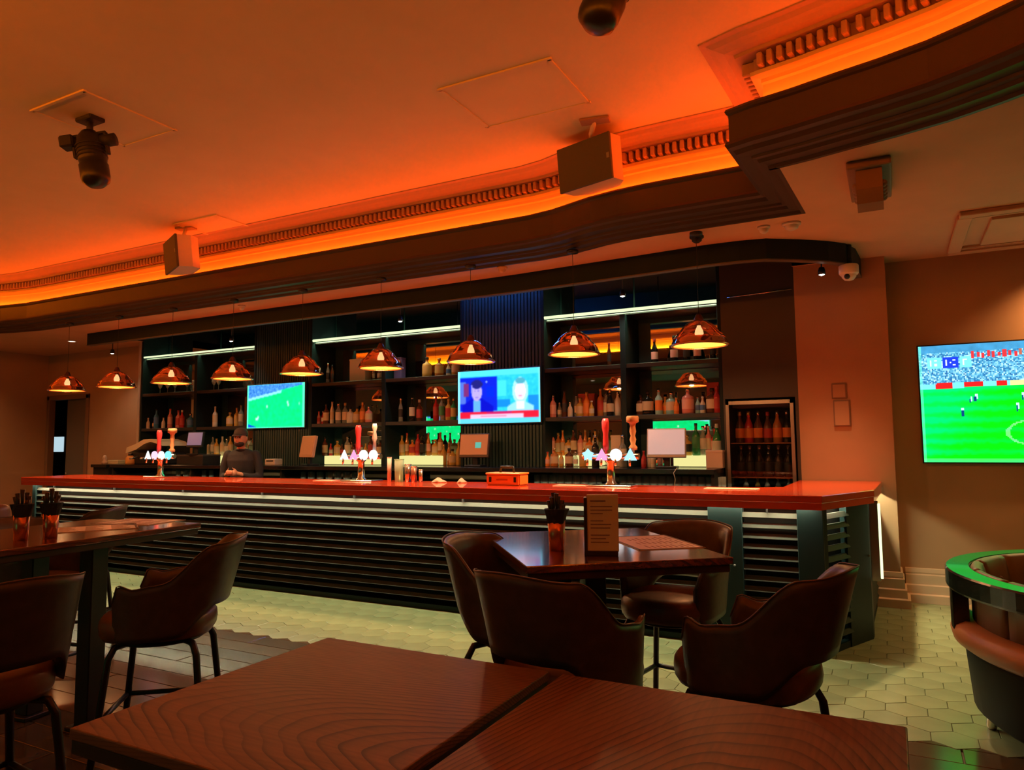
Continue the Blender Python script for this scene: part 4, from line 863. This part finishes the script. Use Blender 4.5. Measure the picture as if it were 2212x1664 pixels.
def speaker(pts, yaw, lab, brk):
    c = sum((at(x, y, Y=5.15) for x, y in pts), Vector())/4
    w_ = abs(at(pts[1][0], pts[1][1], Y=5.15).x - at(pts[0][0], pts[0][1], Y=5.15).x)
    hz = .34; hw = .255
    t = thing('wall_speaker', lab, 'speaker', (c.x, 5.15, c.z), yaw); t.rotation_euler = (.10, 0, yaw)
    cab = mat('speaker_cabinet', (.60, .45, .38), .5)
    b = B(); b.ring_loft([[(-hw*.96, -.10, -hz/2), (hw*.96, -.10, -hz/2), (hw*.96, .04, -hz/2), (hw*.55, .14, -hz/2), (-hw*.55, .14, -hz/2), (-hw*.96, .04, -hz/2)], [(-hw*.96, -.10, hz/2), (hw*.96, -.10, hz/2), (hw*.96, .04, hz/2), (hw*.55, .14, hz/2), (-hw*.55, .14, hz/2), (-hw*.96, .04, hz/2)]])
    part('cabinet', b, cab, t)
    b = B(); b.box(-hw, hw, -.125, -.10, -hz/2-.005, hz/2+.005, .004, 1); part('grille', b, mat('speaker_grille', (.075, .068, .048), .7), t)
    b = B(); b.box(hw-.035, hw-.012, -.128, -.124, -.02, .02); part('logo_plate', b, mat('grey_badge', (.2, .2, .17), .5), t)
    q = at(*brk, Z=ZT); wb = Vector((q.x, q.y, ZT)); mw = Matrix.Translation(t.location) @ t.rotation_euler.to_matrix().to_4x4(); lb = mw.inverted() @ wb
    b = B(); b.tube([lb, (lb.x*.4, lb.y*.5+.0, hz/2+.04), (0, .02, hz/2-.004)], .02, 8); part('bracket', b, cab, t)
    b = B(); b.box(-.11, .11, -.05, .05, -.02, .0, .004, 1, mtx=mw.inverted() @ Matrix.Translation(wb) @ Matrix.Rotation(.2, 4, 'Z')); part('ceiling_plate', b, mat('bracket_plate', (.30, .16, .12), .6), t)
speaker([(1218, 340), (1340, 302), (1340, 385), (1232, 408)], -.28, 'larger looking hanging speaker, right of the two under the orange ceiling', (1285, 258))
speaker([(357, 530), (412, 518), (430, 575), (375, 585)], -.42, 'smaller looking hanging speaker at the left part of the cornice', (402, 492))
def detector(px, py, r, m, lab, nm='smoke_detector', cat='smoke detector'):
    p = at(px, py, Z=ZL-.02); t = thing(nm, lab, cat, (p.x, p.y, ZL))
    b = B(); b.lathe([(0, 0), (r*1.25, 0), (r*1.25, -.014), (r, -.018), (0, -.018)], seg=20); part('base', b, m, t)
    b = B(); b.lathe([(r*.95, -.017), (r*.85, -.04), (r*.4, -.055), (0, -.056)], seg=20); part('dome', b, m, t, smooth=True)
pale = mat('pale_plastic', (.62, .5, .42), .4)
detector(1650, 495, .038, pale, 'small round ceiling detector, left of the pair near the pelmet corner')
detector(1710, 488, .055, pale, 'larger round ceiling detector, right of the pair near the pelmet corner')
detector(1505, 516, .045, blackm, 'black round ceiling sensor in front of the pelmet')
detector(522, 664, .035, pale, 'small round ceiling detector at the left in front of the pelmet')
detector(1085, 582, .04, low_plaster, 'small brown ceiling sensor above the news screen')
# cctv dome and spotlight under the pelmet end
p = at(1833, 578, Y=6.62); t = thing('security_camera', 'white security camera dome under the rounded end of the pelmet', 'camera', (p.x, p.y, 2.925))
wp = mat('white_plastic', (.72, .68, .62), .4)
b = B(); b.lathe([(0, 0), (.072, 0), (.078, -.01), (.078, -.07), (.07, -.085), (0, -.085)], seg=22); part('housing', b, wp, t, smooth=True)
b = B(); b.lathe([(.06, -.083), (.055, -.105), (.036, -.128), (0, -.138)], (-.0, 0, 0), seg=18); part('dome', b, wp, t, smooth=True)
b = B(); b.ball((-.012, -.045, -.105), .024); part('lens', b, black, t, smooth=True)
b = B(); b.tube([(0, 0, -.01), (0, 0, .17)], .03, 10); part('stem', b, teal, t)
spot_e = emitter('spot_face', (1, .95, .86), 14)
SPOTS = [(1775, 590, 6.75, 'under the pelmet end beside the security camera'), (865, 692, 7.0, 'added for a mirror reflection above the middle shelves'), (500, 735, 7.0, 'added for a mirror reflection above the left shelves'), (1345, 637, 7.0, 'added for a mirror reflection above the right shelves'), (243, 762, 7.0, 'in front of the wall left of the bar shelves')]  # the three above the shelves are added, standing for reflections in the mirrors
for px, py, y, wh in SPOTS:
    p = at(px, py, Y=y); zc_ = ZL if px == 243 else ZR
    t = thing('mini_spotlight', 'small bright white spotlight ' + wh, 'spotlight', p)
    b = B(); b.lathe([(0, .05), (.022, .05), (.03, .02), (.032, -.016), (.028, -.016), (.026, .0), (0, .0)], seg=14); part('housing', b, black, t, smooth=True)
    b = B(); b.ball((0, -.004, -.008), .026, .026, .016); part('lens', b, spot_e, t, smooth=True)
    b = B(); b.tube([(0, 0, .045), (0, 0, zc_-p.z)], .006, 6); part('stem', b, black, t)
    if px == 1775:
        l = lamp('spot_light', 'SPOT', (0, 0, -.03), 430, (1, .62, .30), t, .03, spot=1.5, blend=1.0); l.rotation_euler = (Vector((-.45, 6.1, 1.08)) - Vector(p)).to_track_quat('-Z', 'Y').to_euler()
    else: lamp('spot_light', 'SPOT', (0, 0, -.03), 16, (1, .80, .58), t, .02, spot=1.9, blend=.8)
# ------------------------------------------------------------------ bar stools with wrap-round backs
def sup(a, rx, ry, n=2.7):
    c, s_ = math.cos(a), math.sin(a)
    return rx*math.copysign(abs(c)**(2/n), c), ry*math.copysign(abs(s_)**(2/n), s_)
def sm(a, b_, x):
    x = max(0, min(1, (x-a)/(b_-a))); return x*x*(3-2*x)
def make_stool():
    t = thing('bar_stool', '', 'stool')
    # seat cushion (front is +X)
    b = B(); rings = []
    for f, z in ((.80, .565), (.93, .572), (.985, .595), (1, .625), (.985, .655), (.93, .674), (.8, .684), (.5, .69), (.2, .692)):
        rings.append([(.04 + sup(a, .25*f, .228*f)[0], sup(a, .25*f, .228*f)[1], z) for a in [2*PI*k/40 for k in range(40)]])
    b.ring_loft(rings); part('seat', b, leather_seat, t, smooth=True)
    # shell: u from -1 (one arm front) through 0 (back) to 1
    NU, NV = 60, 9; b = B(); outer = []; inner = []
    for i in range(NU+1):
        u = -1 + 2*i/NU; au = abs(u); a = PI + u*2.28
        top = 1.015 - .02*sm(0, .35, au) - .165*sm(.34, .66, au) - .022*sm(.62, .82, au) + .020*sm(.78, .91, au) - .085*sm(.91, 1.0, au)**1.5
        bot = .715 - .125*sm(.22, .55, au) - .02*sm(.55, .9, au) + .05*sm(.95, 1.0, au)
        oc, ic = [], []
        for j in range(NV+1):
            v = j/NV; z = bot + (top-bot)*v; lean = (.03 + .075*(1-sm(.2, .8, au)))*(z-.6)/.4
            th = .022 if 0 < j < NV else .010
            x, y = sup(a, .245+lean, .25+lean*.5, 2.5)
            d = Vector((math.cos(a), math.sin(a)))
            oc.append((x+.01+d.x*0, y, z)); ic.append((x+.01-d.x*th*1.7, y-d.y*th*1.7, z + (0 if 0 < j < NV else (.012 if j == 0 else -.0))))
        outer.append(oc); inner.append(ic)
    rings = [oc + ic[::-1] for oc, ic in zip(outer, inner)]
    b.ring_loft(rings); part('backrest', b, leather, t, smooth=True)
    b = B(); b.tube([(p[-1][0]*.985+q[-1][0]*.015, p[-1][1], p[-1][2]+.004) for p, q in zip(outer, inner)], .0032, 6); part('piping', b, mat('leather_piping', (.11, .065, .045), .5), t, smooth=True)
    b = B(); b.lathe([(0, .545), (.185, .545), (.19, .55), (.19, .566), (0, .568)], (.03, 0, 0), seg=24); part('seat_pan', b, black, t)
    for sx in (-1, 1):
        for sy in (-1, 1):
            b = B(); b.tube([(.02+sx*.12, sy*.12, .556), (.02+sx*.165, sy*.165, .548), (.02+sx*.185, sy*.183, .50), (.02+sx*.235, sy*.225, .0)], .0155, 9); part('leg', b, black, t, smooth=True)
            if sx > 0 and sy > 0: pass
    f = .215; g = .206
    for q in (((.02-f, -g, .23), (.02+f, -g, .23)), ((.02-f, g, .23), (.02+f, g, .23)), ((.02-f, -g, .23), (.02-f, g, .23)), ((.02+f, -g, .23), (.02+f, g, .23))):
        b = B(); b.tube(q, .012, 8); part('foot_rail', b, black, t, smooth=True)
    return t
S0 = make_stool()
STOOLS = [((-2.88, 1.42), (-1, .10), 'nearest brown bar stool at the left, seen from behind beside the high table'),
          ((-3.10, 2.34), (-.78, -.63), 'brown bar stool pulled out from the right side of the left high table'),
          ((-5.35, 3.22), (-.8, -.5), 'brown bar stool beyond the left high table, only its back tip showing'),
          ((-4.58, 2.56), (1, .1), 'brown bar stool under the far edge of the left high table'),
          ((-1.56, 3.0), (.98, .05), 'brown bar stool on the left of the middle table, its inside showing'),
          ((-1.08, 2.46), (.22, .97), 'brown bar stool with its broad back to the near tables, middle table'),
          ((-1.03, 3.72), (-.16, -.98), 'brown bar stool behind the middle table facing the viewer'),
          ((-.47, 2.78), (-.95, .22), 'brown bar stool on the right of the middle table, seen from its side')]
for i, (p, d, lab) in enumerate(STOOLS):
    o = S0 if i == 0 else dup(S0); o.location = (*p, 0); o.rotation_euler = (0, 0, math.atan2(d[1], d[0])); o['label'] = lab; o['group'] = 'brown leather bar stools'
# ------------------------------------------------------------------ tables
oakL = wood('oak_left', rgb(132, 92, 63), rgb(44, 20, 11), 40, (.0, .40), (.12, .20, .03), 'X', .50, dist=9.0)
oakR = wood('oak_right', rgb(132, 92, 63), rgb(44, 20, 12), 27, (.66, .0), (-.16, -.02, .05), 'Y', .50, dist=10.0)
oak_edge = mat('dark_oak_edge', (.035, .020, .013), .45)
def near_table(x0, x1, y0, y1, m, lab):
    cx, cy = (x0+x1)/2, (y0+y1)/2; t = thing('dining_table', lab, 'table', (cx, cy, 0)); hx, hy = (x1-x0)/2, (y1-y0)/2
    b = B(); b.box(-hx, hx, -hy, hy, .722, .75, .004, 2); part('tabletop', b, m, t)
    b = B(); b.box(-hx+.004, hx-.004, -hy+.004, hy-.004, .685, .722, .003, 1); part('edge_board', b, oak_edge, t)
    for sx in (-1, 1):
        for sy in (-1, 1):
            b = B(); b.box(sx*(hx-.11)-.025, sx*(hx-.11)+.025, sy*(hy-.11)-.025, sy*(hy-.11)+.025, 0, .686, .004, 1); part('leg', b, black, t)
near_table(-1.855, -.965, 1.125, 2.06, oakL, 'left near wooden table with dark curving oak grain')
near_table(-.918, -.0, 1.125, 2.055, oakR, 'right near wooden table with arched oak grain')
gloss_top = wood('high_table_oak', rgb(120, 66, 36), rgb(48, 22, 12), 12, (.4, .02), (.2, .1, .1), 'Y', .22, coat=1.0, dist=2.0)
def high_table(cx, cy, L, Wd, z, rot, legs, lab, m):
    t = thing('high_table', lab, 'table', (cx, cy, 0), rot)
    b = B(); b.box(-Wd/2, Wd/2, -L/2, L/2, z-.03, z, .004, 2); part('tabletop', b, m, t)
    b = B(); b.box(-Wd/2+.01, Wd/2-.01, -L/2+.01, L/2-.01, z-.062, z-.03, .003, 1); part('edge_board', b, oak_edge, t)
    for x, y, w_ in legs:
        b = B(); b.box(x-w_, x+w_, y-w_, y+w_, .02, z-.06, .005, 1); part('leg', b, black, t)
        b = B(); b.box(x-w_*(4 if len(legs) == 1 else 1.6), x+w_*(4 if len(legs) == 1 else 1.6), y-w_*(4 if len(legs) == 1 else 1.6), y+w_*(4 if len(legs) == 1 else 1.6), 0, .022, .004, 1); part('foot_plate', b, black, t)
    return t
ra = math.radians(6.0); Lh, Wh = 1.9, .85
cr = Vector((-3.615, 2.925)); ctr = cr - Vector((math.cos(ra), math.sin(ra)))*Wh/2 - Vector((-math.sin(ra), math.cos(ra)))*Lh/2
high_table(ctr.x, ctr.y, Lh, Wh, 1.0, ra, [(Wh/2-.2, Lh/2-.53, .048), (-Wh/2+.2, Lh/2-.53, .048), (Wh/2-.2, -Lh/2+.3, .048), (-Wh/2+.2, -Lh/2+.3, .048)], 'left high table with orange-glowing wooden top and black square legs', gloss_top)
MR = math.radians(39.0); MC = Vector((-1.285, 3.24))
high_table(MC.x, MC.y, 1.08, .88, .97, MR, [(0, 0, .05)], 'middle high table with a shiny wooden top mirroring the bar', gloss_top)
# cups with cutlery, mats, menu
cup_cop = mat('copper_cup_metal', (.62, .22, .12), .28, .85); dark_cut = mat('dark_cutlery', (.03, .025, .022), .35, .4)
def cutlery_cup(x, y, z, lab, h=.125, r=.036, n=8):
    t = thing('cutlery_cup', lab, 'cup', (x, y, z))
    b = B(); b.lathe([(0, 0), (r*.84, 0), (r, h), (r*.94, h), (r*.78, .008), (0, .008)], seg=20); part('cup', b, cup_cop, t, smooth=True)
    for k in range(n):
        a = 2*PI*k/n + .3; q = r*.55; L = h + .07 + .05*((k*5) % 4)/3; sp = 1.5+.5*((k*3) % 3)
        b = B(); b.tube([(q*math.cos(a)*.6, q*math.sin(a)*.6, .012), (q*math.cos(a)*sp*.8, q*math.sin(a)*sp*.8, L*.75), (q*math.cos(a)*sp, q*math.sin(a)*sp, L)], [.004, .006, .011], 6); part('cutlery_handle', b, dark_cut, t, smooth=True)
    b = B()
    rng_ = random.Random(int(abs(x)*1000))
    b.ring_loft([[((r*(.9+.35*f))*math.cos(2*PI*k/14)*(1+.25*rng_.random()), (r*(.9+.35*f))*math.sin(2*PI*k/14)*(1+.25*rng_.random()), h-.012+.062*f) for k in range(14)] for f in (0, .5, 1)])
    part('napkin_bundle', b, mat('dark_blue_napkin', (.012, .018, .03), .8), t)
cutlery_cup(-3.80, 2.03, 1.0, 'left copper cup of dark cutlery on the left high table'); cutlery_cup(-3.73, 2.13, 1.0, 'right copper cup of dark cutlery on the left high table')
cutlery_cup(-1.345, 2.965, .97, 'copper cup of dark cutlery beside the menu on the middle table', .135, .040, 9)
paper = mat('placemat_paper', (.74, .58, .48), .4); ink = mat('mat_ink', (.10, .05, .04), .6)
def placemat(x, y, z, rot, lab, w_=.42, d_=.30):
    t = thing('placemat', lab, 'placemat', (x, y, z), rot)
    b = B(); b.box(-w_/2, w_/2, -d_/2, d_/2, 0, .0025); part('sheet', b, paper, t)
    b = B()
    for s in (-1, 1): b.box(-w_/2, w_/2, s*(d_/2-.008)-.006, s*(d_/2-.008)+.006, .0025, .0032); b.box(s*(w_/2-.008)-.006, s*(w_/2-.008)+.006, -d_/2, d_/2, .0025, .0032)
    part('border', b, ink, t)
    b = B(); q = random.Random(5)
    for k in range(9):
        for c in range(3): x0_ = -w_/2+.04+c*.125; b.box(x0_, x0_+.05+.045*q.random(), -d_/2+.035+k*.026, -d_/2+.043+k*.026, .0025, .003)
    part('print_lines', b, mat('faint_print', (.34, .17, .13), .6), t)
def on_table(px, py, z): p = at(px, py, Z=z); return p.x, p.y
x, y = on_table(300, 1128, 1.0); placemat(x, y, 1.0, ra+.1, 'paper placemat at the far right corner of the left high table')
x, y = on_table(205, 1142, 1.0); placemat(x, y, 1.0, ra+.9, 'paper placemat lying askew in the middle of the left high table')
x, y = on_table(1410, 1172, .97); placemat(x, y, .97, MR+PI/2, 'printed pinkish paper placemat on the right half of the middle table', .46, .32)
mx_, my_ = on_table(1297, 1203, .97)
t = thing('menu_holder', 'upright white menu in a dark holder on the middle table', 'menu', (mx_, my_+.03, .97), .38)
b = B(); b.box(-.075, .065, -.012, .055, 0, .022, .003, 1); part('holder_base', b, oak_edge, t)
b = B(); b.box(-.078, -.064, -.014, .055, .0, .245, .003, 1); part('holder_spine', b, oak_edge, t)
b = B(); b.box(-.064, .068, -.006, .0, .018, .252); part('menu_sheet', b, mat('menu_paper', (.66, .64, .52), .6), t)
b = B(); b.box(-.064, .068, .004, .04, .018, .256); part('menu_sheet', b, mat('menu_paper', (.66, .64, .52), .6), t)
b = B(); q = random.Random(2)
b.box(-.05, .015, -.0072, -.0062, .228, .233)
for k in range(12):
    z = .205-.015*k
    if k % 4 == 3: continue
    b.box(-.05, -.05+.05+.045*q.random(), -.0072, -.0062, z, z+.0035)
part('print_lines', b, mat('menu_ink', (.16, .10, .08), .7), t)

# ------------------------------------------------------------------ round booth sofa at the right
def arc_band(b, a0, a1, n, sec):      # sec: closed (r, z) outline
    b.ring_loft([[(r*math.cos(a), r*math.sin(a), z) for r, z in sec] for a in [math.radians(a0+(a1-a0)*k/n) for k in range(n+1)]])
sofa = thing('round_booth_sofa', 'round dark booth sofa with a glossy rim reflecting green light', 'sofa', (1.165, 4.378, 0))
gl = mat('glossy_black_rim', (.010, .022, .016), .26, coat=.25)
b = B(); arc_band(b, 122, 318, 48, [(.845, .705), (.95, .705), (.955, .715), (.955, .792), (.948, .80), (.85, .80), (.845, .792)]); part('rim', b, gl, sofa, smooth=False)
b = B(); b.lathe([(0, .10), (.82, .10), (.86, .13), (.885, .40), (.885, .425), (0, .425)], seg=56); part('drum', b, mat('dark_olive_leather', (.011, .013, .009), .6, spec=.15), sofa, smooth=False)
b = B(); arc_band(b, 122, 330, 48, [(.60, .425), (.90, .425), (.935, .45), (.945, .49), (.93, .525), (.89, .545), (.60, .535)]); part('seat_cushion', b, mat('tan_seat', (.50, .26, .105), .42), sofa, smooth=True)
for a0, a1 in ((166, 186), (248, 262), (306, 316)):
    b = B(); arc_band(b, a0, a1, 6, [(.87, .50), (.94, .50), (.94, .706), (.87, .706)]); part('post', b, gl, sofa)
padm = mat('greyish_tufted_leather', (.26, .22, .15), .42)
for k in range(9):
    a0 = 122+k*21.6; b = B(); n = 6; rings = []
    for i in range(n+1):
        a = math.radians(a0+.6+(20.4)*i/n); e = 1-abs(2*i/n-1)**4*.45
        rings.append([(r*math.cos(a), r*math.sin(a), z) for r, z in [(.845, .54), (.845, .785), (.835, .80), (.815, .802), (.80-.01*e, .79), (.79-.03*e, .70), (.79-.03*e, .60), (.80, .54)]])
    b.ring_loft(rings); part('back_pad', b, padm, sofa, smooth=True)
    b = B(); a = math.radians(a0+10.8); b.ball((.757*math.cos(a), .757*math.sin(a), .70), .012, seg=8, rings=6); part('button', b, padm, sofa)
for a in (178, 222, 270, 318, 60, 120):
    b = B(); r = .79; c = (r*math.cos(math.radians(a)), r*math.sin(math.radians(a)), 0); b.lathe([(0, 0), (.018, 0), (.026, .02), (.022, .05), (.03, .085), (.034, .10), (0, .102)], c, seg=14); part('foot', b, chrome, sofa, smooth=True)
t = thing('round_table', 'round brown table inside the booth sofa at the right edge', 'table', (1.42, 4.55, 0))
b = B(); b.lathe([(0, .70), (.40, .70), (.41, .715), (.40, .73), (0, .73)], seg=40); part('tabletop', b, mat('brown_tabletop', (.28, .12, .06), .4), t)
b = B(); b.lathe([(0, .425), (.16, .425), (.16, .44), (.04, .46), (.035, .70), (0, .70)], seg=20); part('pedestal', b, black, t)
# ------------------------------------------------------------------ bench beyond the left table
t = thing('bench_sofa', 'brown upholstered bench far left, beyond the high table', 'sofa', (-6.95, 2.75, 0), .25)
b = B(); b.box(-.75, .75, -.34, .34, .12, .44, .04, 2); part('base', b, leather, t)
for s in (-1, 1): b = B(); b.box(s*.375-.365, s*.375+.365, -.36, .28, .44, .55, .04, 3); part('seat_cushion', b, leather_seat, t, smooth=True)
for s in (-1, 1): b = B(); b.box(s*.375-.365, s*.375+.365, .24, .40, .52, 1.0, .05, 3); part('back_cushion', b, leather_seat, t, smooth=True)
for sx in (-1, 1):
    for sy in (-1, 1): b = B(); b.lathe([(0, 0), (.025, 0), (.03, .125), (0, .125)], (sx*.65, sy*.27, 0), seg=12); part('foot', b, black, t)

# ------------------------------------------------------------------ the bartender
skin = mat('skin', (.40, .19, .11), .5); shirt = mat('dark_shirt', (.012, .011, .014), .8); trouser = mat('black_trousers', (.010, .010, .011), .8); hairm = mat('dark_hair', (.012, .008, .006), .7)
def person():
    t = thing('person', 'person in a dark shirt and cap standing behind the bar, looking down at the hands', 'person', (-7.13, 6.36, 0), math.atan2(-.92, .40))
    b = B()
    def limb(pts, rr, seg=12):
        b.tube(pts, rr, seg)
        for p, r in ((pts[0], rr[0]), (pts[-1], rr[-1])): b.ball(p, r, seg=12, rings=8)
    def loft(secs):
        b.ring_loft([[(cx+rx*math.cos(a), ry*math.sin(a), z) for a in [2*PI*k/20 for k in range(20)]] for cx, rx, ry, z in secs])
    loft([(0, .09, .14, .84), (0, .115, .17, .90), (.0, .105, .155, 1.00), (.01, .105, .155, 1.08), (.02, .115, .175, 1.18), (.03, .115, .19, 1.27), (.03, .095, .185, 1.34), (.03, .065, .12, 1.395), (.035, .05, .06, 1.42)])
    limb([(.035, 0, 1.36), (.055, 0, 1.43), (.07, 0, 1.50)], [.058, .052, .052])
    b.ball((.082, 0, 1.545), .098, .076, .118, 18, 14)          # skull
    b.ball((.115, 0, 1.495), .062, .056, .062)                  # jaw
    b.ball((.182, 0, 1.525), .020, .014, .022)                  # nose
    for s in (-1, 1):
        b.ball((.072, s*.077, 1.535), .018, .009, .028)         # ears
        limb([(.03, s*.175, 1.335), (.035, s*.215, 1.22), (.04, s*.235, 1.07)], [.062, .054, .044])
        wx, wy = (.27, s*.06)
        limb([(.04, s*.235, 1.07), (.16, s*.155, 1.075), (wx, wy, 1.115)], [.043, .040, .027])
        h = Vector((wx, wy, 1.115)); d = Vector((.86, -s*.45, .12)).normalized(); side = Vector((0, 0, 1)); upn = d.cross(side).normalized()
        b.ball(h+d*.045, .044, .026, .040)
        for k, L in enumerate((.062, .072, .068, .052)):
            o = h + d*.075 + side*(.027-.018*k)
            limb([o, o+d*L*.5+upn*(.006*s), o+d*L*.8+upn*(.022*s), o+d*L*.86+upn*(.04*s)], [.0095, .009, .0085, .0075], 8)
        o = h + d*.02 + side*.03
        limb([o, o+d*.025+side*.022, o+d*.055+side*.03], [.0115, .010, .0085], 8)
        limb([(0, s*.085, .90), (.015, s*.095, .68), (.02, s*.10, .48)], [.088, .072, .055])
        limb([(.02, s*.10, .48), (-.005, s*.10, .28), (-.02, s*.10, .09)], [.054, .048, .034])
        limb([(-.04, s*.10, .04), (.06, s*.11, .035), (.15, s*.12, .028)], [.038, .036, .027])
    o = link('body', b.mesh('body', [shirt]), t)
    r = o.modifiers.new('remesh', 'REMESH'); r.mode = 'VOXEL'; r.voxel_size = .008
    s_ = o.modifiers.new('smooth', 'SMOOTH'); s_.iterations = 4; s_.factor = .5
    bake(o); me = o.data; me.materials.clear()
    for m in (shirt, skin, trouser, hairm): me.materials.append(m)
    for p in me.polygons:
        c = p.center
        if c.z > 1.415 or (c.x > .245 and c.z > 1.02): p.material_index = 1
        elif c.z < .075: p.material_index = 3
        elif c.z < .92 and c.x < .2: p.material_index = 2
    b = B(); b.lathe([(.101, 0), (.102, .03), (.092, .065), (.066, .092), (.03, .104), (0, .106)], (0, 0, 0), seg=20, mtx=Matrix.Translation((.076, 0, 1.575)) @ Matrix.Diagonal((1.0, .80, .92, 1)))
    b.ring_loft([[(.165, -.055, 1.578), (.165, .055, 1.578), (.165, .055, 1.590), (.165, -.055, 1.590)], [(.225, -.045, 1.566), (.225, .045, 1.566), (.225, .045, 1.574), (.225, -.045, 1.574)]])
    part('cap', b, mat('dark_cap', (.035, .022, .020), .7), t, smooth=True)
    b = B(); b.ball((.118, 0, 1.478), .066, .060, .045, 14, 10); part('beard', b, hairm, t, smooth=True)
    b = B(); b.ball((.068, 0, 1.545), .092, .080, .09, 14, 10); part('hair', b, hairm, t, smooth=True)
    for s in (-1, 1):
        b = B(); b.ball((.168, s*.030, 1.548), .010, .012, .007, 10, 8); part('eye', b, mat('eye_dark', (.02, .012, .01), .2), t, smooth=True)
        b = B(); b.tube([(.170, s*.016, 1.566), (.168, s*.045, 1.564)], .0055, 6); part('eyebrow', b, hairm, t)
    b = B(); b.ball((.174, 0, 1.488), .010, .022, .007, 10, 8); part('mouth', b, mat('lips', (.28, .09, .07), .5), t, smooth=True)
    b = B(); arc = [(.03+.075*math.cos(a), .075*math.sin(a)*.9, 1.398) for a in [2*PI*k/20 for k in range(21)]]; b.tube(arc, .012, 8, False); part('collar', b, shirt, t, smooth=True)
person()
# doorway at the far left, with a darker room beyond
b = B()
for q in ((-13.36, -13.28), (-12.22, -12.14)): b.box(q[0], q[1], 7.475, 7.585, 0, 2.36, .004, 1)
b.box(-13.36, -12.14, 7.475, 7.585, 2.29, 2.37, .004, 1)
d1 = struct('door_1', b, mat('door_frame_brown', (.22, .13, .08), .6), 'dark doorway at the far left end of the bar')
b = B(); b.box(-12.93, -12.24, 7.59, 7.63, 0, 2.29, .004, 1); part('door_leaf', b, mat('grey_door', (.15, .14, .135), .5), d1)
b = B(); b.tube([(-12.86, 7.588, 1.0), (-12.86, 7.55, 1.0), (-12.80, 7.55, 1.0)], .01, 8); part('handle', b, chrome, d1)
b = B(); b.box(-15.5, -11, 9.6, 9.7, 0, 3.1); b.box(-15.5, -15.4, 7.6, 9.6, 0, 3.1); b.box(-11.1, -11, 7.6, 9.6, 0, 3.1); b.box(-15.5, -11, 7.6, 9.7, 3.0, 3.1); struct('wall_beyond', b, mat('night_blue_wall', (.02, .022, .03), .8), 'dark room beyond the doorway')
b = B(); b.box(-14.5, -11, 7.5, 9.7, -.1, -.0); struct('floor_beyond', b, floor_grout)
x = at(121, 958, Y=7.95).x; z = at(121, 958, Y=7.95).z
t = thing('window_light', 'small pale blue lit sign seen through the doorway', 'sign', (x, 7.98, z)); b = B(); b.box(-.22, .22, -.03, 0, -.16, .12, .01, 1); part('panel', b, emitter('pale_blue_sign', (.55, .75, .85), .9), t); b = B(); b.box(-.24, .24, -.012, .01, -.18, .14); part('frame', b, black, t)
# downlights and wall washers; the seven behind the viewer are added ambient fill
def downlight(x, y, z, wtt, lab, aim=None, kind='SPOT', col=WARM, spot=2.4):
    t = thing('ceiling_downlight', lab, 'downlight', (x, y, z))
    b = B(); b.lathe([(.055, 0), (.07, 0), (.072, -.008), (.055, -.012)], seg=20); part('ring', b, pale, t)
    b = B(); b.lathe([(0, -.003), (.055, -.003), (.055, -.006), (0, -.006)], seg=20); part('lens', b, emitter('downlight_lens', (1, .85, .65), 3), t)
    lamp('downlight_light', kind, (0, 0, -.03), wtt, col, t, .05, spot=spot, blend=.8)
for i, (x, y) in enumerate(((.6, -.9), (-2.0, -.9), (-5.0, -.9), (-8.5, -.9), (-11.5, -1.2), (-7.0, -2.6), (-1.5, -2.6))):
    downlight(x, y, ZL-.001, FILL_DOWNLIGHT_W, f'round warm fill downlight added in the lower ceiling behind the viewer, {ORD[i]} of seven', spot=2.7)
downlight(1.5, 7.2, ZL-.001, 150, 'round warm downlight above the right end of the big screen', spot=2.2)
downlight(-12.9, 5.6, ZL-.001, 80, 'round warm downlight washing the far left wall', spot=2.3)
downlight(-11.2, 6.6, ZL-.001, 25, 'round warm downlight by the doorway at the far left', spot=2.2)
# blue strip on top of the ribbed panel
b = B(); b.box(-4.42, -3.45, 7.12, 7.15, 3.395, 3.405); o = solid('blue_led_strip', b, emitter('blue_led', (.05, .22, 1.0), 110), 'blue strip light at the top of the ribbed panel above the news screen', 'strip light')
